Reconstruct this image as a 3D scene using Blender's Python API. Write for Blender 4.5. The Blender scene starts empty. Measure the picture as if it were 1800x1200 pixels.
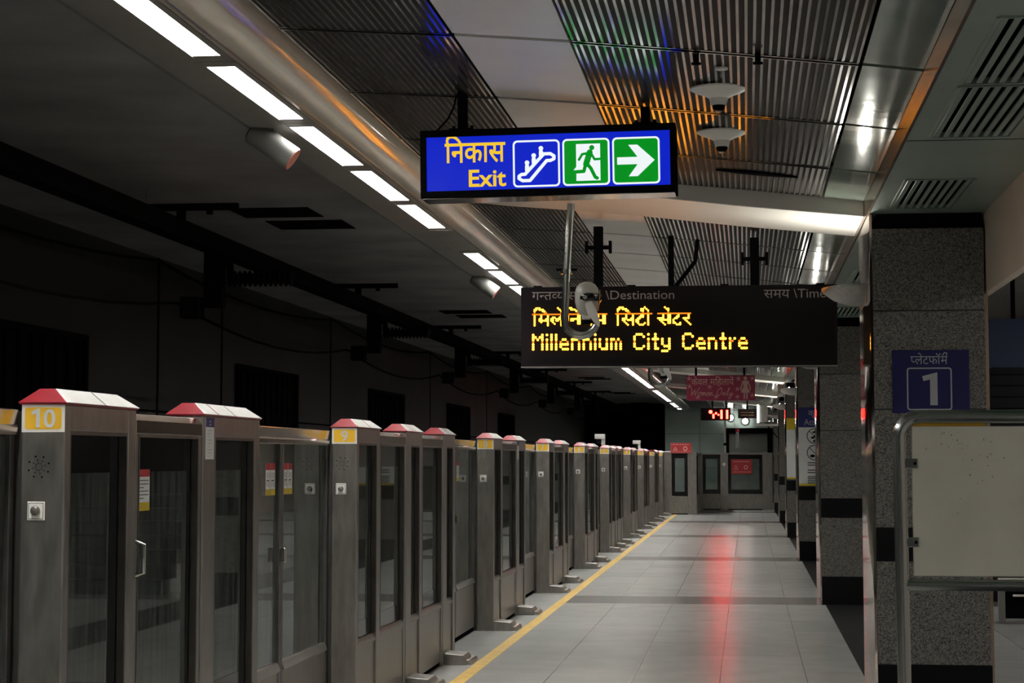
import bpy, bmesh, math, random
from mathutils import Vector, Matrix
random.seed(7)
C = bpy.context.scene.collection
SC = bpy.context.scene
PI = math.pi

# ------------------------------------------------------------------ camera, world, exposure
EYE = 1.52
cam_data = bpy.data.cameras.new('camera')
cam = bpy.data.objects.new('camera', cam_data)
C.objects.link(cam)
cam.location = (0, 0, EYE)
cam.rotation_euler = (math.radians(90 + 4.3624), 0, math.radians(6.7105))
cam_data.sensor_width = 36.0
cam_data.lens = 70.0
cam_data.shift_y = -60.0 / 1800.0
cam_data.clip_start = 0.05
cam_data.clip_end = 300
SC.camera = cam
SC.view_settings.view_transform = 'Standard'
SC.view_settings.look = 'None'
SC.view_settings.gamma = 1.0
SC.view_settings.use_curve_mapping = False
SC.view_settings.exposure = 0.0
world = bpy.data.worlds.new('station_air')
SC.world = world
world.use_nodes = True
world.node_tree.nodes['Background'].inputs[0].default_value = (0.5, 0.52, 0.5, 1)
world.node_tree.nodes['Background'].inputs[1].default_value = 0.004
LAMP = 90.0        # brightness of the fluorescent strip
UPLIGHT = 150.0     # brightness of the column uplighters

# ------------------------------------------------------------------ materials
MATS = {}
def mat(name, col, metal=0.0, rough=0.5, noise=0.0, nscale=6.0, bump=0.0, bscale=40.0, coat=0.0, spec=None, stretch=None, rvar=0.0):
    if name in MATS: return MATS[name]
    m = bpy.data.materials.new(name); m.use_nodes = True
    nt = m.node_tree; b = nt.nodes['Principled BSDF']
    b.inputs['Base Color'].default_value = (*col, 1)
    b.inputs['Metallic'].default_value = metal
    b.inputs['Roughness'].default_value = rough
    if coat: b.inputs['Coat Weight'].default_value = coat; b.inputs['Coat Roughness'].default_value = 0.06
    if spec is not None: b.inputs['Specular IOR Level'].default_value = spec
    tc = nt.nodes.new('ShaderNodeTexCoord'); mp = nt.nodes.new('ShaderNodeMapping')
    nt.links.new(tc.outputs['Object'], mp.inputs['Vector'])
    if stretch: mp.inputs['Scale'].default_value = stretch
    n = nt.nodes.new('ShaderNodeTexNoise'); n.inputs['Scale'].default_value = nscale; n.inputs['Detail'].default_value = 6
    nt.links.new(mp.outputs['Vector'], n.inputs['Vector'])
    if noise:
        r = nt.nodes.new('ShaderNodeValToRGB')
        r.color_ramp.elements[0].position = 0.3; r.color_ramp.elements[1].position = 0.7
        r.color_ramp.elements[0].color = (*[max(0, c * (1 - noise)) for c in col], 1)
        r.color_ramp.elements[1].color = (*[min(1, c * (1 + noise)) for c in col], 1)
        nt.links.new(n.outputs['Fac'], r.inputs['Fac']); nt.links.new(r.outputs['Color'], b.inputs['Base Color'])
    if rvar:
        mr = nt.nodes.new('ShaderNodeMapRange')
        mr.inputs['From Min'].default_value = 0.3; mr.inputs['From Max'].default_value = 0.7
        mr.inputs['To Min'].default_value = max(0.02, rough - rvar); mr.inputs['To Max'].default_value = rough + rvar
        nt.links.new(n.outputs['Fac'], mr.inputs['Value']); nt.links.new(mr.outputs['Result'], b.inputs['Roughness'])
    if bump:
        n2 = nt.nodes.new('ShaderNodeTexNoise'); n2.inputs['Scale'].default_value = bscale
        nt.links.new(mp.outputs['Vector'], n2.inputs['Vector'])
        bp = nt.nodes.new('ShaderNodeBump'); bp.inputs['Strength'].default_value = bump; bp.inputs['Distance'].default_value = 0.01
        nt.links.new(n2.outputs['Fac'], bp.inputs['Height']); nt.links.new(bp.outputs['Normal'], b.inputs['Normal'])
    MATS[name] = m
    return m

def emit(name, col, strength):
    if name in MATS: return MATS[name]
    m = bpy.data.materials.new(name); m.use_nodes = True
    nt = m.node_tree
    b = nt.nodes['Principled BSDF']
    b.inputs['Base Color'].default_value = (*[min(1, c) * 0.02 for c in col], 1)
    b.inputs['Roughness'].default_value = 0.4
    b.inputs['Emission Color'].default_value = (*col, 1)
    b.inputs['Emission Strength'].default_value = strength
    MATS[name] = m
    return m

def granite(name, dark, light, scale=130, rough=0.45):
    m = bpy.data.materials.new(name); m.use_nodes = True
    nt = m.node_tree; b = nt.nodes['Principled BSDF']
    tc = nt.nodes.new('ShaderNodeTexCoord')
    v = nt.nodes.new('ShaderNodeTexVoronoi'); v.inputs['Scale'].default_value = scale
    n = nt.nodes.new('ShaderNodeTexNoise'); n.inputs['Scale'].default_value = scale * 0.35; n.inputs['Detail'].default_value = 5
    mx = nt.nodes.new('ShaderNodeMath'); mx.operation = 'MULTIPLY_ADD'; mx.inputs[1].default_value = 0.55
    nt.links.new(tc.outputs['Object'], v.inputs['Vector']); nt.links.new(tc.outputs['Object'], n.inputs['Vector'])
    sep = nt.nodes.new('ShaderNodeSeparateColor'); nt.links.new(v.outputs['Color'], sep.inputs['Color'])
    nt.links.new(sep.outputs[0], mx.inputs[0]); 
    h = nt.nodes.new('ShaderNodeMath'); h.operation = 'MULTIPLY'; h.inputs[1].default_value = 0.5
    nt.links.new(n.outputs['Fac'], h.inputs[0]); nt.links.new(h.outputs[0], mx.inputs[2])
    r = nt.nodes.new('ShaderNodeValToRGB')
    r.color_ramp.elements[0].position = 0.28; r.color_ramp.elements[1].position = 0.72
    r.color_ramp.elements[0].color = (*dark, 1); r.color_ramp.elements[1].color = (*light, 1)
    nt.links.new(mx.outputs[0], r.inputs['Fac']); nt.links.new(r.outputs['Color'], b.inputs['Base Color'])
    b.inputs['Roughness'].default_value = rough
    MATS[name] = m
    return m

def floor_mat():
    m = bpy.data.materials.new('platform_granite_tiles'); m.use_nodes = True
    nt = m.node_tree; b = nt.nodes['Principled BSDF']; L = nt.links.new
    geo = nt.nodes.new('ShaderNodeNewGeometry')
    sp = nt.nodes.new('ShaderNodeSeparateXYZ'); L(geo.outputs['Position'], sp.inputs[0])
    def math_(op, a, bb=None, c=None):
        k = nt.nodes.new('ShaderNodeMath'); k.operation = op
        for i, s in enumerate((a, bb, c)):
            if s is None: continue
            if isinstance(s, (int, float)): k.inputs[i].default_value = s
            else: L(s, k.inputs[i])
        return k.outputs[0]
    X, Y = sp.outputs[0], sp.outputs[1]
    # distance to the tile joints: 0.597 m across, 1.13 m along
    fx = math_('FRACT', math_('DIVIDE', math_('ADD', X, 1.393 + 59.7), 0.597))
    fy = math_('FRACT', math_('DIVIDE', math_('ADD', Y, 113 - 21.25), 1.131))
    jx = math_('LESS_THAN', math_('MULTIPLY', math_('MINIMUM', fx, math_('SUBTRACT', 1.0, fx)), 0.597), 0.0022)
    jy = math_('LESS_THAN', math_('MULTIPLY', math_('MINIMUM', fy, math_('SUBTRACT', 1.0, fy)), 1.131), 0.003)
    joint = math_('MAXIMUM', jx, math_('MULTIPLY', jy, 0.45))
    band = math_('LESS_THAN', math_('MODULO', math_('ADD', Y, 90.48 - 21.25), 9.048), 1.131)
    bandx = math_('GREATER_THAN', X, -1.99)
    band = math_('MULTIPLY', band, bandx)
    border = math_('MULTIPLY', math_('GREATER_THAN', X, 0.805), math_('LESS_THAN', X, 1.52))
    # per tile tone
    ix = math_('FLOOR', math_('DIVIDE', math_('ADD', X, 1.393 + 59.7), 0.597))
    iy = math_('FLOOR', math_('DIVIDE', math_('ADD', Y, 113 - 21.25), 1.131))
    cmb = nt.nodes.new('ShaderNodeCombineXYZ'); L(ix, cmb.inputs[0]); L(iy, cmb.inputs[1])
    wn = nt.nodes.new('ShaderNodeTexWhiteNoise'); wn.noise_dimensions = '3D'; L(cmb.outputs[0], wn.inputs['Vector'])
    n = nt.nodes.new('ShaderNodeTexNoise'); n.inputs['Scale'].default_value = 3.0; n.inputs['Detail'].default_value = 8
    L(geo.outputs['Position'], n.inputs['Vector'])
    g = nt.nodes.new('ShaderNodeTexNoise'); g.inputs['Scale'].default_value = 160; L(geo.outputs['Position'], g.inputs['Vector'])
    tone = math_('ADD', math_('ADD', 0.73, math_('MULTIPLY', wn.outputs['Value'], 0.12)), math_('ADD', math_('MULTIPLY', n.outputs['Fac'], 0.22), math_('MULTIPLY', g.outputs['Fac'], 0.10)))
    base = nt.nodes.new('ShaderNodeMix'); base.data_type = 'RGBA'
    base.inputs[6].default_value = (0.40, 0.40, 0.385, 1); base.inputs[7].default_value = (0.15, 0.148, 0.145, 1); L(band, base.inputs[0])
    b2 = nt.nodes.new('ShaderNodeMix'); b2.data_type = 'RGBA'; L(base.outputs[2], b2.inputs[6]); b2.inputs[7].default_value = (0.028, 0.028, 0.03, 1); L(border, b2.inputs[0])
    b3 = nt.nodes.new('ShaderNodeMix'); b3.data_type = 'RGBA'; L(b2.outputs[2], b3.inputs[6]); b3.inputs[7].default_value = (0.03, 0.03, 0.03, 1); L(joint, b3.inputs[0])
    mul = nt.nodes.new('ShaderNodeVectorMath'); mul.operation = 'SCALE'; L(b3.outputs[2], mul.inputs[0]); L(tone, mul.inputs['Scale'])
    L(mul.outputs[0], b.inputs['Base Color'])
    rr = math_('ADD', 0.22, math_('MULTIPLY', n.outputs['Fac'], 0.05))
    b.inputs['Specular IOR Level'].default_value = 0.28
    L(rr, b.inputs['Roughness'])
    bp = nt.nodes.new('ShaderNodeBump'); bp.inputs['Strength'].default_value = 0.02; bp.inputs['Distance'].default_value = 0.001
    n3 = nt.nodes.new('ShaderNodeTexNoise'); n3.inputs['Scale'].default_value = 9; L(geo.outputs['Position'], n3.inputs['Vector'])
    L(n3.outputs['Fac'], bp.inputs['Height']); L(bp.outputs['Normal'], b.inputs['Normal'])
    return m

def glass_mat(name='gate_glass', tint=(0.62, 0.68, 0.66), dirt_haze=0.21):
    m = bpy.data.materials.new(name); m.use_nodes = True
    nt = m.node_tree; L = nt.links.new
    for n in list(nt.nodes): nt.nodes.remove(n)
    out = nt.nodes.new('ShaderNodeOutputMaterial')
    tr = nt.nodes.new('ShaderNodeBsdfTransparent'); tr.inputs[0].default_value = (*tint, 1)
    gl = nt.nodes.new('ShaderNodeBsdfGlossy'); gl.inputs['Roughness'].default_value = 0.02; gl.inputs['Color'].default_value = (0.9, 0.95, 0.93, 1)
    df = nt.nodes.new('ShaderNodeBsdfDiffuse'); df.inputs['Color'].default_value = (0.35, 0.38, 0.36, 1)
    fr = nt.nodes.new('ShaderNodeFresnel'); fr.inputs['IOR'].default_value = 1.6
    tc = nt.nodes.new('ShaderNodeTexCoord'); mp = nt.nodes.new('ShaderNodeMapping'); mp.inputs['Scale'].default_value = (1, 9, 0.8)
    nz = nt.nodes.new('ShaderNodeTexNoise'); nz.inputs['Scale'].default_value = 3; nz.inputs['Detail'].default_value = 6
    L(tc.outputs['Object'], mp.inputs['Vector']); L(mp.outputs['Vector'], nz.inputs['Vector'])
    mr = nt.nodes.new('ShaderNodeMapRange'); mr.inputs['From Min'].default_value = 0.3; mr.inputs['From Max'].default_value = 0.75
    mr.inputs['To Min'].default_value = dirt_haze * 0.3; mr.inputs['To Max'].default_value = dirt_haze * 1.8  # thin dirt plus a painted haze that lightens the panes
    L(nz.outputs['Fac'], mr.inputs['Value'])
    m1 = nt.nodes.new('ShaderNodeMixShader'); m2 = nt.nodes.new('ShaderNodeMixShader')
    L(mr.outputs['Result'], m1.inputs[0]); L(tr.outputs[0], m1.inputs[1]); L(df.outputs[0], m1.inputs[2])
    L(fr.outputs[0], m2.inputs[0]); L(m1.outputs[0], m2.inputs[1]); L(gl.outputs[0], m2.inputs[2])
    L(m2.outputs[0], out.inputs['Surface'])
    MATS[name] = m
    return m

FLOOR = floor_mat()
GLASS = glass_mat()
STEEL = mat('brushed_steel', (0.33, 0.315, 0.295), 0.92, 0.37, noise=0.16, nscale=9, stretch=(3, 3, 0.7), rvar=0.05)
STEEL_DK = mat('dark_steel', (0.16, 0.155, 0.15), 1.0, 0.4, noise=0.15, nscale=8)
MIRROR = mat('polished_steel_cladding', (0.62, 0.57, 0.53), 1.0, 0.09, noise=0.06, nscale=2)
TUBE = mat('steel_tube', (0.42, 0.44, 0.43), 1.0, 0.22)
COPPER_GLINT = mat('steel_copper_glint', (0.55, 0.46, 0.40), 1.0, 0.16, noise=0.15, nscale=4)  # polished steel with its copper reflections tinted into the colour
BLACK = mat('black_frit', (0.008, 0.008, 0.009), 0.0, 0.12)
BLACK_M = mat('black_paint', (0.008, 0.008, 0.009), 0.0, 0.55, spec=0.0)
RED = mat('red_plastic_cap', (0.22, 0.004, 0.012), 0.0, 0.3, noise=0.15, nscale=8)
WHITE = mat('white_plastic_cap', (0.45, 0.44, 0.42), 0.0, 0.35, noise=0.08, nscale=14)
STICK_W = mat('white_sticker', (0.88, 0.90, 0.89), 0.0, 0.5, noise=0.05)
STICK_R = mat('red_sticker', (0.50, 0.02, 0.03), 0.0, 0.5)
STICK_Y = mat('yellow_sticker', (0.72, 0.52, 0.02), 0.0, 0.5)
STICK_B = mat('blue_sticker', (0.015, 0.02, 0.16), 0.0, 0.5)
INK = mat('printed_ink', (0.10, 0.11, 0.12), 0.0, 0.6)
AMBER = mat('amber_plate', (0.92, 0.54, 0.04), 0.0, 0.4)
PLATE_W = mat('plate_white', (0.86, 0.85, 0.80), 0.0, 0.4)
DIGIT = mat('silver_digit', (0.72, 0.73, 0.74), 0.1, 0.4)
STONE = granite('speckled_granite', (0.030, 0.028, 0.025), (0.235, 0.222, 0.20), 190, 0.4)
BLACKSTONE = mat('black_granite', (0.005, 0.005, 0.006), 0.0, 0.4, spec=0.15)
YELLOW = mat('yellow_line_paint', (0.60, 0.38, 0.06), 0.0, 0.5, noise=0.2, nscale=10)
WHITEPANEL = mat('white_ceiling_panel', (0.90, 0.885, 0.86), 0.0, 0.4, noise=0.05, nscale=2)
RIB = mat('ceiling_rib', (0.42, 0.40, 0.365), 0.85, 0.12, noise=0.1, nscale=4)
PERF = mat('perforated_backing', (0.014, 0.0125, 0.011), 0.0, 0.6, spec=0.12, noise=0.3, nscale=300, stretch=(0.3, 1, 1))
TEAL = mat('grey_green_panel', (0.26, 0.31, 0.265), 0.2, 0.09, noise=0.16, nscale=1.6, rvar=0.03, bump=0.10, bscale=4)
TEAL_W = mat('grey_green_wall_panel', (0.46, 0.57, 0.53), 0.0, 0.4, noise=0.08, nscale=1.0)
SOFFIT = mat('grey_green_soffit', (0.27, 0.34, 0.29), 0.1, 0.32, noise=0.12, nscale=1.3)
BRONZE = mat('bronze_trim', (0.42, 0.30, 0.225), 1.0, 0.22, noise=0.15, nscale=2, stretch=(1, .3, 1))
BEIGE = mat('beige_fascia', (0.74, 0.62, 0.52), 0.0, 0.45, noise=0.07, nscale=2)
COVE = mat('lamp_trough_enamel', (0.78, 0.70, 0.57), 0.15, 0.2, noise=0.06, nscale=3, coat=0.5)
TROUGH = mat('trough_grey', (0.20, 0.19, 0.175), 0.0, 0.5, noise=0.08, nscale=3)
BEAMW = mat('white_beam_paint', (0.66, 0.645, 0.61), 0.0, 0.4, noise=0.04, nscale=2)
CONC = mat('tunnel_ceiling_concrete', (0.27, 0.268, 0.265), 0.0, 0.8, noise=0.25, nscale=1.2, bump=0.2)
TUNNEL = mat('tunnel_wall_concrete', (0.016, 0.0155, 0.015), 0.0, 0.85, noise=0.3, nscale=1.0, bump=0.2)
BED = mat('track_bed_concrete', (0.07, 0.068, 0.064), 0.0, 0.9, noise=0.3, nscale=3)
CREAM = mat('weathered_cream_board', (0.57, 0.55, 0.465), 0.0, 0.6, noise=0.10, nscale=3.5)
RUBBER = mat('black_rubber', (0.006, 0.006, 0.006), 0.0, 0.8, spec=0.0)
HOUSING = mat('camera_housing_grey', (0.68, 0.67, 0.63), 0.0, 0.4)
DARKSIGN = mat('dark_sign_enamel', (0.012, 0.008, 0.011), 0.0, 0.5, spec=0.12)
SIGNTEXT = mat('grey_sign_lettering', (0.42, 0.38, 0.36), 0.0, 0.5)
MAROON = mat('maroon_board', (0.34, 0.016, 0.07), 0.0, 0.45)
PINK = mat('pale_pink_print', (0.80, 0.52, 0.46), 0.0, 0.5)
REDBOARD = mat('red_notice_board', (0.42, 0.03, 0.035), 0.0, 0.5)
NAVY = mat('navy_enamel', (0.004, 0.003, 0.085), 0.0, 0.4)
PLATTEXT = mat('pale_enamel_print', (0.45, 0.45, 0.48), 0.0, 0.5)
DIFFUSER = emit('lamp_diffuser', (1.0, 0.985, 0.94), LAMP)
UPGLOW = emit('uplighter_tube', (1.0, 0.97, 0.86), UPLIGHT)

# ------------------------------------------------------------------ mesh builder
class MB:
    def __init__(s): s.v = []; s.f = []; s.m = []
    def face(s, pts, mi=0):
        i = len(s.v); s.v += [tuple(p) for p in pts]; s.f.append(list(range(i, i + len(pts)))); s.m.append(mi)
    def hexa(s, p, mi=0):       # 8 points: bottom 4 counter-clockwise, top 4
        i = len(s.v); s.v += [tuple(q) for q in p]
        for f in ((3, 2, 1, 0), (4, 5, 6, 7), (0, 1, 5, 4), (1, 2, 6, 5), (2, 3, 7, 6), (3, 0, 4, 7)):
            s.f.append([i + k for k in f]); s.m.append(mi)
        return s
    def box(s, x0, x1, y0, y1, z0, z1, mi=0):
        return s.hexa([(x0, y0, z0), (x1, y0, z0), (x1, y1, z0), (x0, y1, z0), (x0, y0, z1), (x1, y0, z1), (x1, y1, z1), (x0, y1, z1)], mi)
    def prism(s, poly, axis, a, b, mi=0, mis=None):
        """poly: 2D points; axis 'y' -> (x,z) extruded along y; 'x' -> (y,z); 'z' -> (x,y)"""
        def P(p, t):
            return (p[0], t, p[1]) if axis == 'y' else (t, p[0], p[1]) if axis == 'x' else (p[0], p[1], t)
        n = len(poly); i = len(s.v)
        s.v += [P(p, a) for p in poly] + [P(p, b) for p in poly]
        s.f.append([i + k for k in range(n)]); s.m.append(mi)
        s.f.append([i + n + k for k in reversed(range(n))]); s.m.append(mi)
        for k in range(n):
            j = (k + 1) % n
            s.f.append([i + k, i + n + k, i + n + j, i + j]); s.m.append(mis[k] if mis else mi)
        return s
    def tube(s, path, r, seg=10, mi=0, caps=True):
        path = [Vector(p) for p in path]; n = len(path)
        rr = r if isinstance(r, (list, tuple)) else [r] * n
        base = len(s.v); prev = None
        for k, p in enumerate(path):
            t = (path[min(k + 1, n - 1)] - path[max(k - 1, 0)]).normalized()
            if prev is None:
                a = Vector((0, 0, 1)) if abs(t.z) < 0.9 else Vector((1, 0, 0))
                u = t.cross(a).normalized()
            else:
                u = (prev - t * prev.dot(t)).normalized()
            prev = u; w = t.cross(u)
            for q in range(seg):
                an = 2 * PI * q / seg
                s.v.append(tuple(p + (u * math.cos(an) + w * math.sin(an)) * rr[k]))
        for k in range(n - 1):
            for q in range(seg):
                q2 = (q + 1) % seg
                s.f.append([base + k * seg + q, base + k * seg + q2, base + (k + 1) * seg + q2, base + (k + 1) * seg + q]); s.m.append(mi)
        if caps:
            s.f.append([base + q for q in reversed(range(seg))]); s.m.append(mi)
            s.f.append([base + (n - 1) * seg + q for q in range(seg)]); s.m.append(mi)
        return s
    def lathe(s, prof, c, axis='z', seg=24, mi=0, sx=1.0, sy=1.0):
        """prof: (radius, height) list, turned about the axis through c"""
        base = len(s.v); n = len(prof)
        for r, h in prof:
            for q in range(seg):
                an = 2 * PI * q / seg; a = r * math.cos(an) * sx; b = r * math.sin(an) * sy
                s.v.append((c[0] + a, c[1] + b, c[2] + h) if axis == 'z' else (c[0] + a, c[1] - h, c[2] + b) if axis == 'y' else (c[0] + h, c[1] + a, c[2] + b))
        for k in range(n - 1):
            for q in range(seg):
                q2 = (q + 1) % seg
                s.f.append([base + k * seg + q, base + k * seg + q2, base + (k + 1) * seg + q2, base + (k + 1) * seg + q]); s.m.append(mi)
        s.f.append([base + q for q in reversed(range(seg))]); s.m.append(mi)
        s.f.append([base + (n - 1) * seg + q for q in range(seg)]); s.m.append(mi)
        return s
    # flat pieces in the local x-z plane, facing -y, between y0 (front) and y0+t
    def flat(s, poly, y0, t=0.002, mi=0):
        return s.prism(poly, 'y', y0, y0 + t, mi)
    def disc(s, cx, cz, r, y0, t=0.002, mi=0, seg=20, rz=None):
        return s.flat([(cx + r * math.cos(2 * PI * k / seg), cz + (rz or r) * math.sin(2 * PI * k / seg)) for k in range(seg)], y0, t, mi)
    def ring(s, outer, inner, y0, t=0.002, mi=0):
        n = len(outer)
        for k in range(n):
            j = (k + 1) % n
            s.flat([outer[k], outer[j], inner[j], inner[k]], y0, t, mi)
        return s
    def stroke(s, pts, w, y0, t=0.002, mi=0, joints=True):
        for (a, b) in zip(pts[:-1], pts[1:]):
            d = Vector((b[0] - a[0], b[1] - a[1]))
            if d.length < 1e-9: continue
            d.normalize(); nx, nz = -d.y * w / 2, d.x * w / 2
            s.flat([(a[0] + nx, a[1] + nz), (a[0] - nx, a[1] - nz), (b[0] - nx, b[1] - nz), (b[0] + nx, b[1] + nz)], y0, t, mi)
        if joints:
            for p in pts: s.disc(p[0], p[1], w / 2, y0, t, mi, 10)
        return s
    def mesh(s, me, M, mi=0):
        i = len(s.v)
        s.v += [tuple(M @ v.co) for v in me.vertices]
        for p in me.polygons: s.f.append([i + k for k in p.vertices]); s.m.append(mi)
        return s
    def build(s, name, mats, parent=None, bevel=0.0, smooth=False, loc=None):
        me = bpy.data.meshes.new(name); me.from_pydata(s.v, [], s.f)
        if not isinstance(mats, (list, tuple)): mats = [mats]
        for m in mats: me.materials.append(m)
        me.polygons.foreach_set('material_index', s.m)
        bm = bmesh.new(); bm.from_mesh(me)
        bmesh.ops.recalc_face_normals(bm, faces=bm.faces); bm.to_mesh(me); bm.free()
        if smooth:
            me.polygons.foreach_set('use_smooth', [True] * len(me.polygons))
            if hasattr(me, 'set_sharp_from_angle'): me.set_sharp_from_angle(angle=math.radians(40))
        me.update()
        o = bpy.data.objects.new(name, me); C.objects.link(o)
        if parent: o.parent = parent
        if loc: o.location = loc
        if bevel:
            b = o.modifiers.new('edge', 'BEVEL'); b.width = bevel; b.segments = 2; b.limit_method = 'ANGLE'; b.angle_limit = math.radians(50)
        return o

def thing(name, label, cat, loc=(0, 0, 0), rot=(0, 0, 0), group=None):
    o = bpy.data.objects.new(name, None); C.objects.link(o)
    o.location = loc; o.rotation_euler = rot; o.empty_display_size = 0.1
    return tag(o, label, cat, group)
def tag(o, label, cat, group=None, kind=None):
    o['label'] = label; o['category'] = cat
    if group: o['group'] = group
    if kind: o['kind'] = kind
    return o
def struct(o, label=None, cat=None):
    o['kind'] = 'structure'
    if label: o['label'] = label
    if cat: o['category'] = cat
    return o
def sroot(name, label, cat):
    o = bpy.data.objects.new(name, None); C.objects.link(o); return struct(o, label, cat)

# ------------------------------------------------------------------ lettering
def textmesh(s, off=0.0):
    c = bpy.data.curves.new('lettering', 'FONT'); c.body = s; c.size = 1.0; c.offset = off; c.resolution_u = 4
    o = bpy.data.objects.new('lettering', c); C.objects.link(o)
    bpy.context.view_layer.update()
    dg = bpy.context.evaluated_depsgraph_get()
    me = bpy.data.meshes.new_from_object(o.evaluated_get(dg)); bpy.data.objects.remove(o); bpy.data.curves.remove(c)
    return me
def clip_right(me, x):
    bm = bmesh.new(); bm.from_mesh(me)
    bmesh.ops.bisect_plane(bm, geom=bm.verts[:] + bm.edges[:] + bm.faces[:], plane_co=(x, 0, 0), plane_no=(1, 0, 0), clear_outer=True)
    bm.to_mesh(me); bm.free(); return me
def line_of_text(tokens, off=0.0):
    """tokens: strings; a leading '~' makes a half letter (its right stem is cut); ' ' is a gap. Returns [(mesh, x offset)], width"""
    out = []; x = 0.0
    for t in tokens:
        if t == ' ': x += 0.28; continue
        half = t.startswith('~'); me = textmesh(t.lstrip('~'), off)
        xs = [v.co.x for v in me.vertices]; a, b = min(xs), max(xs)
        if half:
            cut = b - 0.19 * 1.0 if (b - a) > 0.35 else b - 0.16
            me = clip_right(me, cut); b = cut
        out.append((me, x - a)); x += b - a - 0.004
    return out, x
def put_text(mb, tokens, x0, z0, height, y, mi=0, width=None, off=0.0, align='l', shear=0.0, em=1.0):
    """height: size of the em square in metres; text is laid in the x-z plane facing -y"""
    parts, w = line_of_text(tokens, off)
    sx = height if width is None else width / w
    W = w * sx
    if align == 'r': x0 -= W
    if align == 'c': x0 -= W / 2
    for me, dx in parts:
        M = Matrix(((sx, shear * height, 0, x0 + dx * sx), (0, 0, 1, y), (0, height, 0, z0), (0, 0, 0, 1)))
        mb.mesh(me, M, mi)
    return W
def rrect(cx, cz, w, h, r, seg=6):
    p = []
    for (sx, sz, a0) in ((1, 1, 0), (-1, 1, 90), (-1, -1, 180), (1, -1, 270)):
        for k in range(seg + 1):
            a = math.radians(a0 + 90 * k / seg)
            p.append((cx + sx * (w / 2 - r) + r * math.cos(a), cz + sz * (h / 2 - r) + r * math.sin(a)))
    return p

# ------------------------------------------------------------------ the setting
Y0, Y1 = -14.0, 71.0
COLY = [12.28 + 9.052 * k for k in range(-1, 6)]
def zc(x):          # underside of the main vaulted ceiling
    pts = [(-2.0, 3.382), (-1.24, 3.333), (-0.74, 3.291), (-0.1, 3.228), (0.49, 3.163), (0.755, 3.13)]
    if x <= pts[0][0]: return pts[0][1]
    for (a, za), (b, zb) in zip(pts[:-1], pts[1:]):
        if x <= b: return za + (zb - za) * (x - a) / (b - a)
    return pts[-1][1]

struct(MB().box(-2.5, 9.0, Y0, 60.9, -0.15, 0.0).build('floor', FLOOR), 'grey granite tiled platform floor with darker cross bands', 'floor')
struct(MB().box(-2.03, -1.93, Y0, 56.0, 0.0, 0.0015).build('trim_1', YELLOW), 'yellow safety line along the platform edge', 'line')
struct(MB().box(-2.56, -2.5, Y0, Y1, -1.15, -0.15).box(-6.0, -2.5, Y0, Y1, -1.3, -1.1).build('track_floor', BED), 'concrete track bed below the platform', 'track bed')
struct(MB().box(-4.80, -4.66, Y0, Y1, -1.1, -0.95).box(-3.36, -3.22, Y0, Y1, -1.1, -0.95).build('trim_2', STEEL_DK), 'pair of running rails on the track bed', 'rails')

# tunnel wall with vertical joints
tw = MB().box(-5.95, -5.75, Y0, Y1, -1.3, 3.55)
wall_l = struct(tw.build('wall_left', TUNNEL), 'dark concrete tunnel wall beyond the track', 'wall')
for y in (5.2, 9.4, 13.6, 19.0, 21.4, 27.2, 36.0, 44.0):
    MB().box(-5.75, -5.742, y, y + 0.05, -1.1, 3.5).build('joint_strip', BLACK_M, wall_l)
MB().box(-5.75, -5.735, Y0, Y1, 1.98, 2.0).box(-5.75, -5.735, Y0, Y1, 0.9, 0.92).build('panel_groove', BLACK_M, wall_l)

ct = sroot('ceiling_track', 'flat dark concrete ceiling over the track', 'ceiling')
MB().box(-5.95, -2.5, Y0, Y1, 3.5, 3.7).build('slab', CONC, ct)
for k in range(-1, 6):
    y = 15.28 + 10.9 * k
    for q in (0, 1):
        MB().box(-4.07 + 0.1 * q, -3.42 + 0.1 * q, y + q * 0.85, y + q * 0.85 + 0.6, 3.494, 3.5).build('slot_shade', BLACK_M, ct)  # flat black plates paint the darkness of the recessed slots

# light trough with rounded cove along the platform edge
cv = sroot('ceiling_cove', 'beige rounded lamp trough running along the platform edge', 'light trough')
MB().prism([(-2.60, 3.50), (-2.60, 3.262), (-2.56, 3.25), (-2.385, 3.25), (-2.385, 3.30), (-2.385, 3.50)], 'y', Y0, Y1).build('trough_back', TROUGH, cv)
MB().prism([(-2.195, 3.50), (-2.195, 3.25), (-2.165, 3.25), (-2.12, 3.256), (-2.075, 3.275), (-2.04, 3.303), (-2.015, 3.340), (-2.003, 3.385), (-2.003, 3.5)], 'y', Y0, Y1 - .2).build('rounded_cove', COVE, cv, smooth=True)
MB().box(-2.17, -2.163, Y0, Y1 - .2, 3.243, 3.252).build('edge_bead', STEEL, cv)

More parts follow.
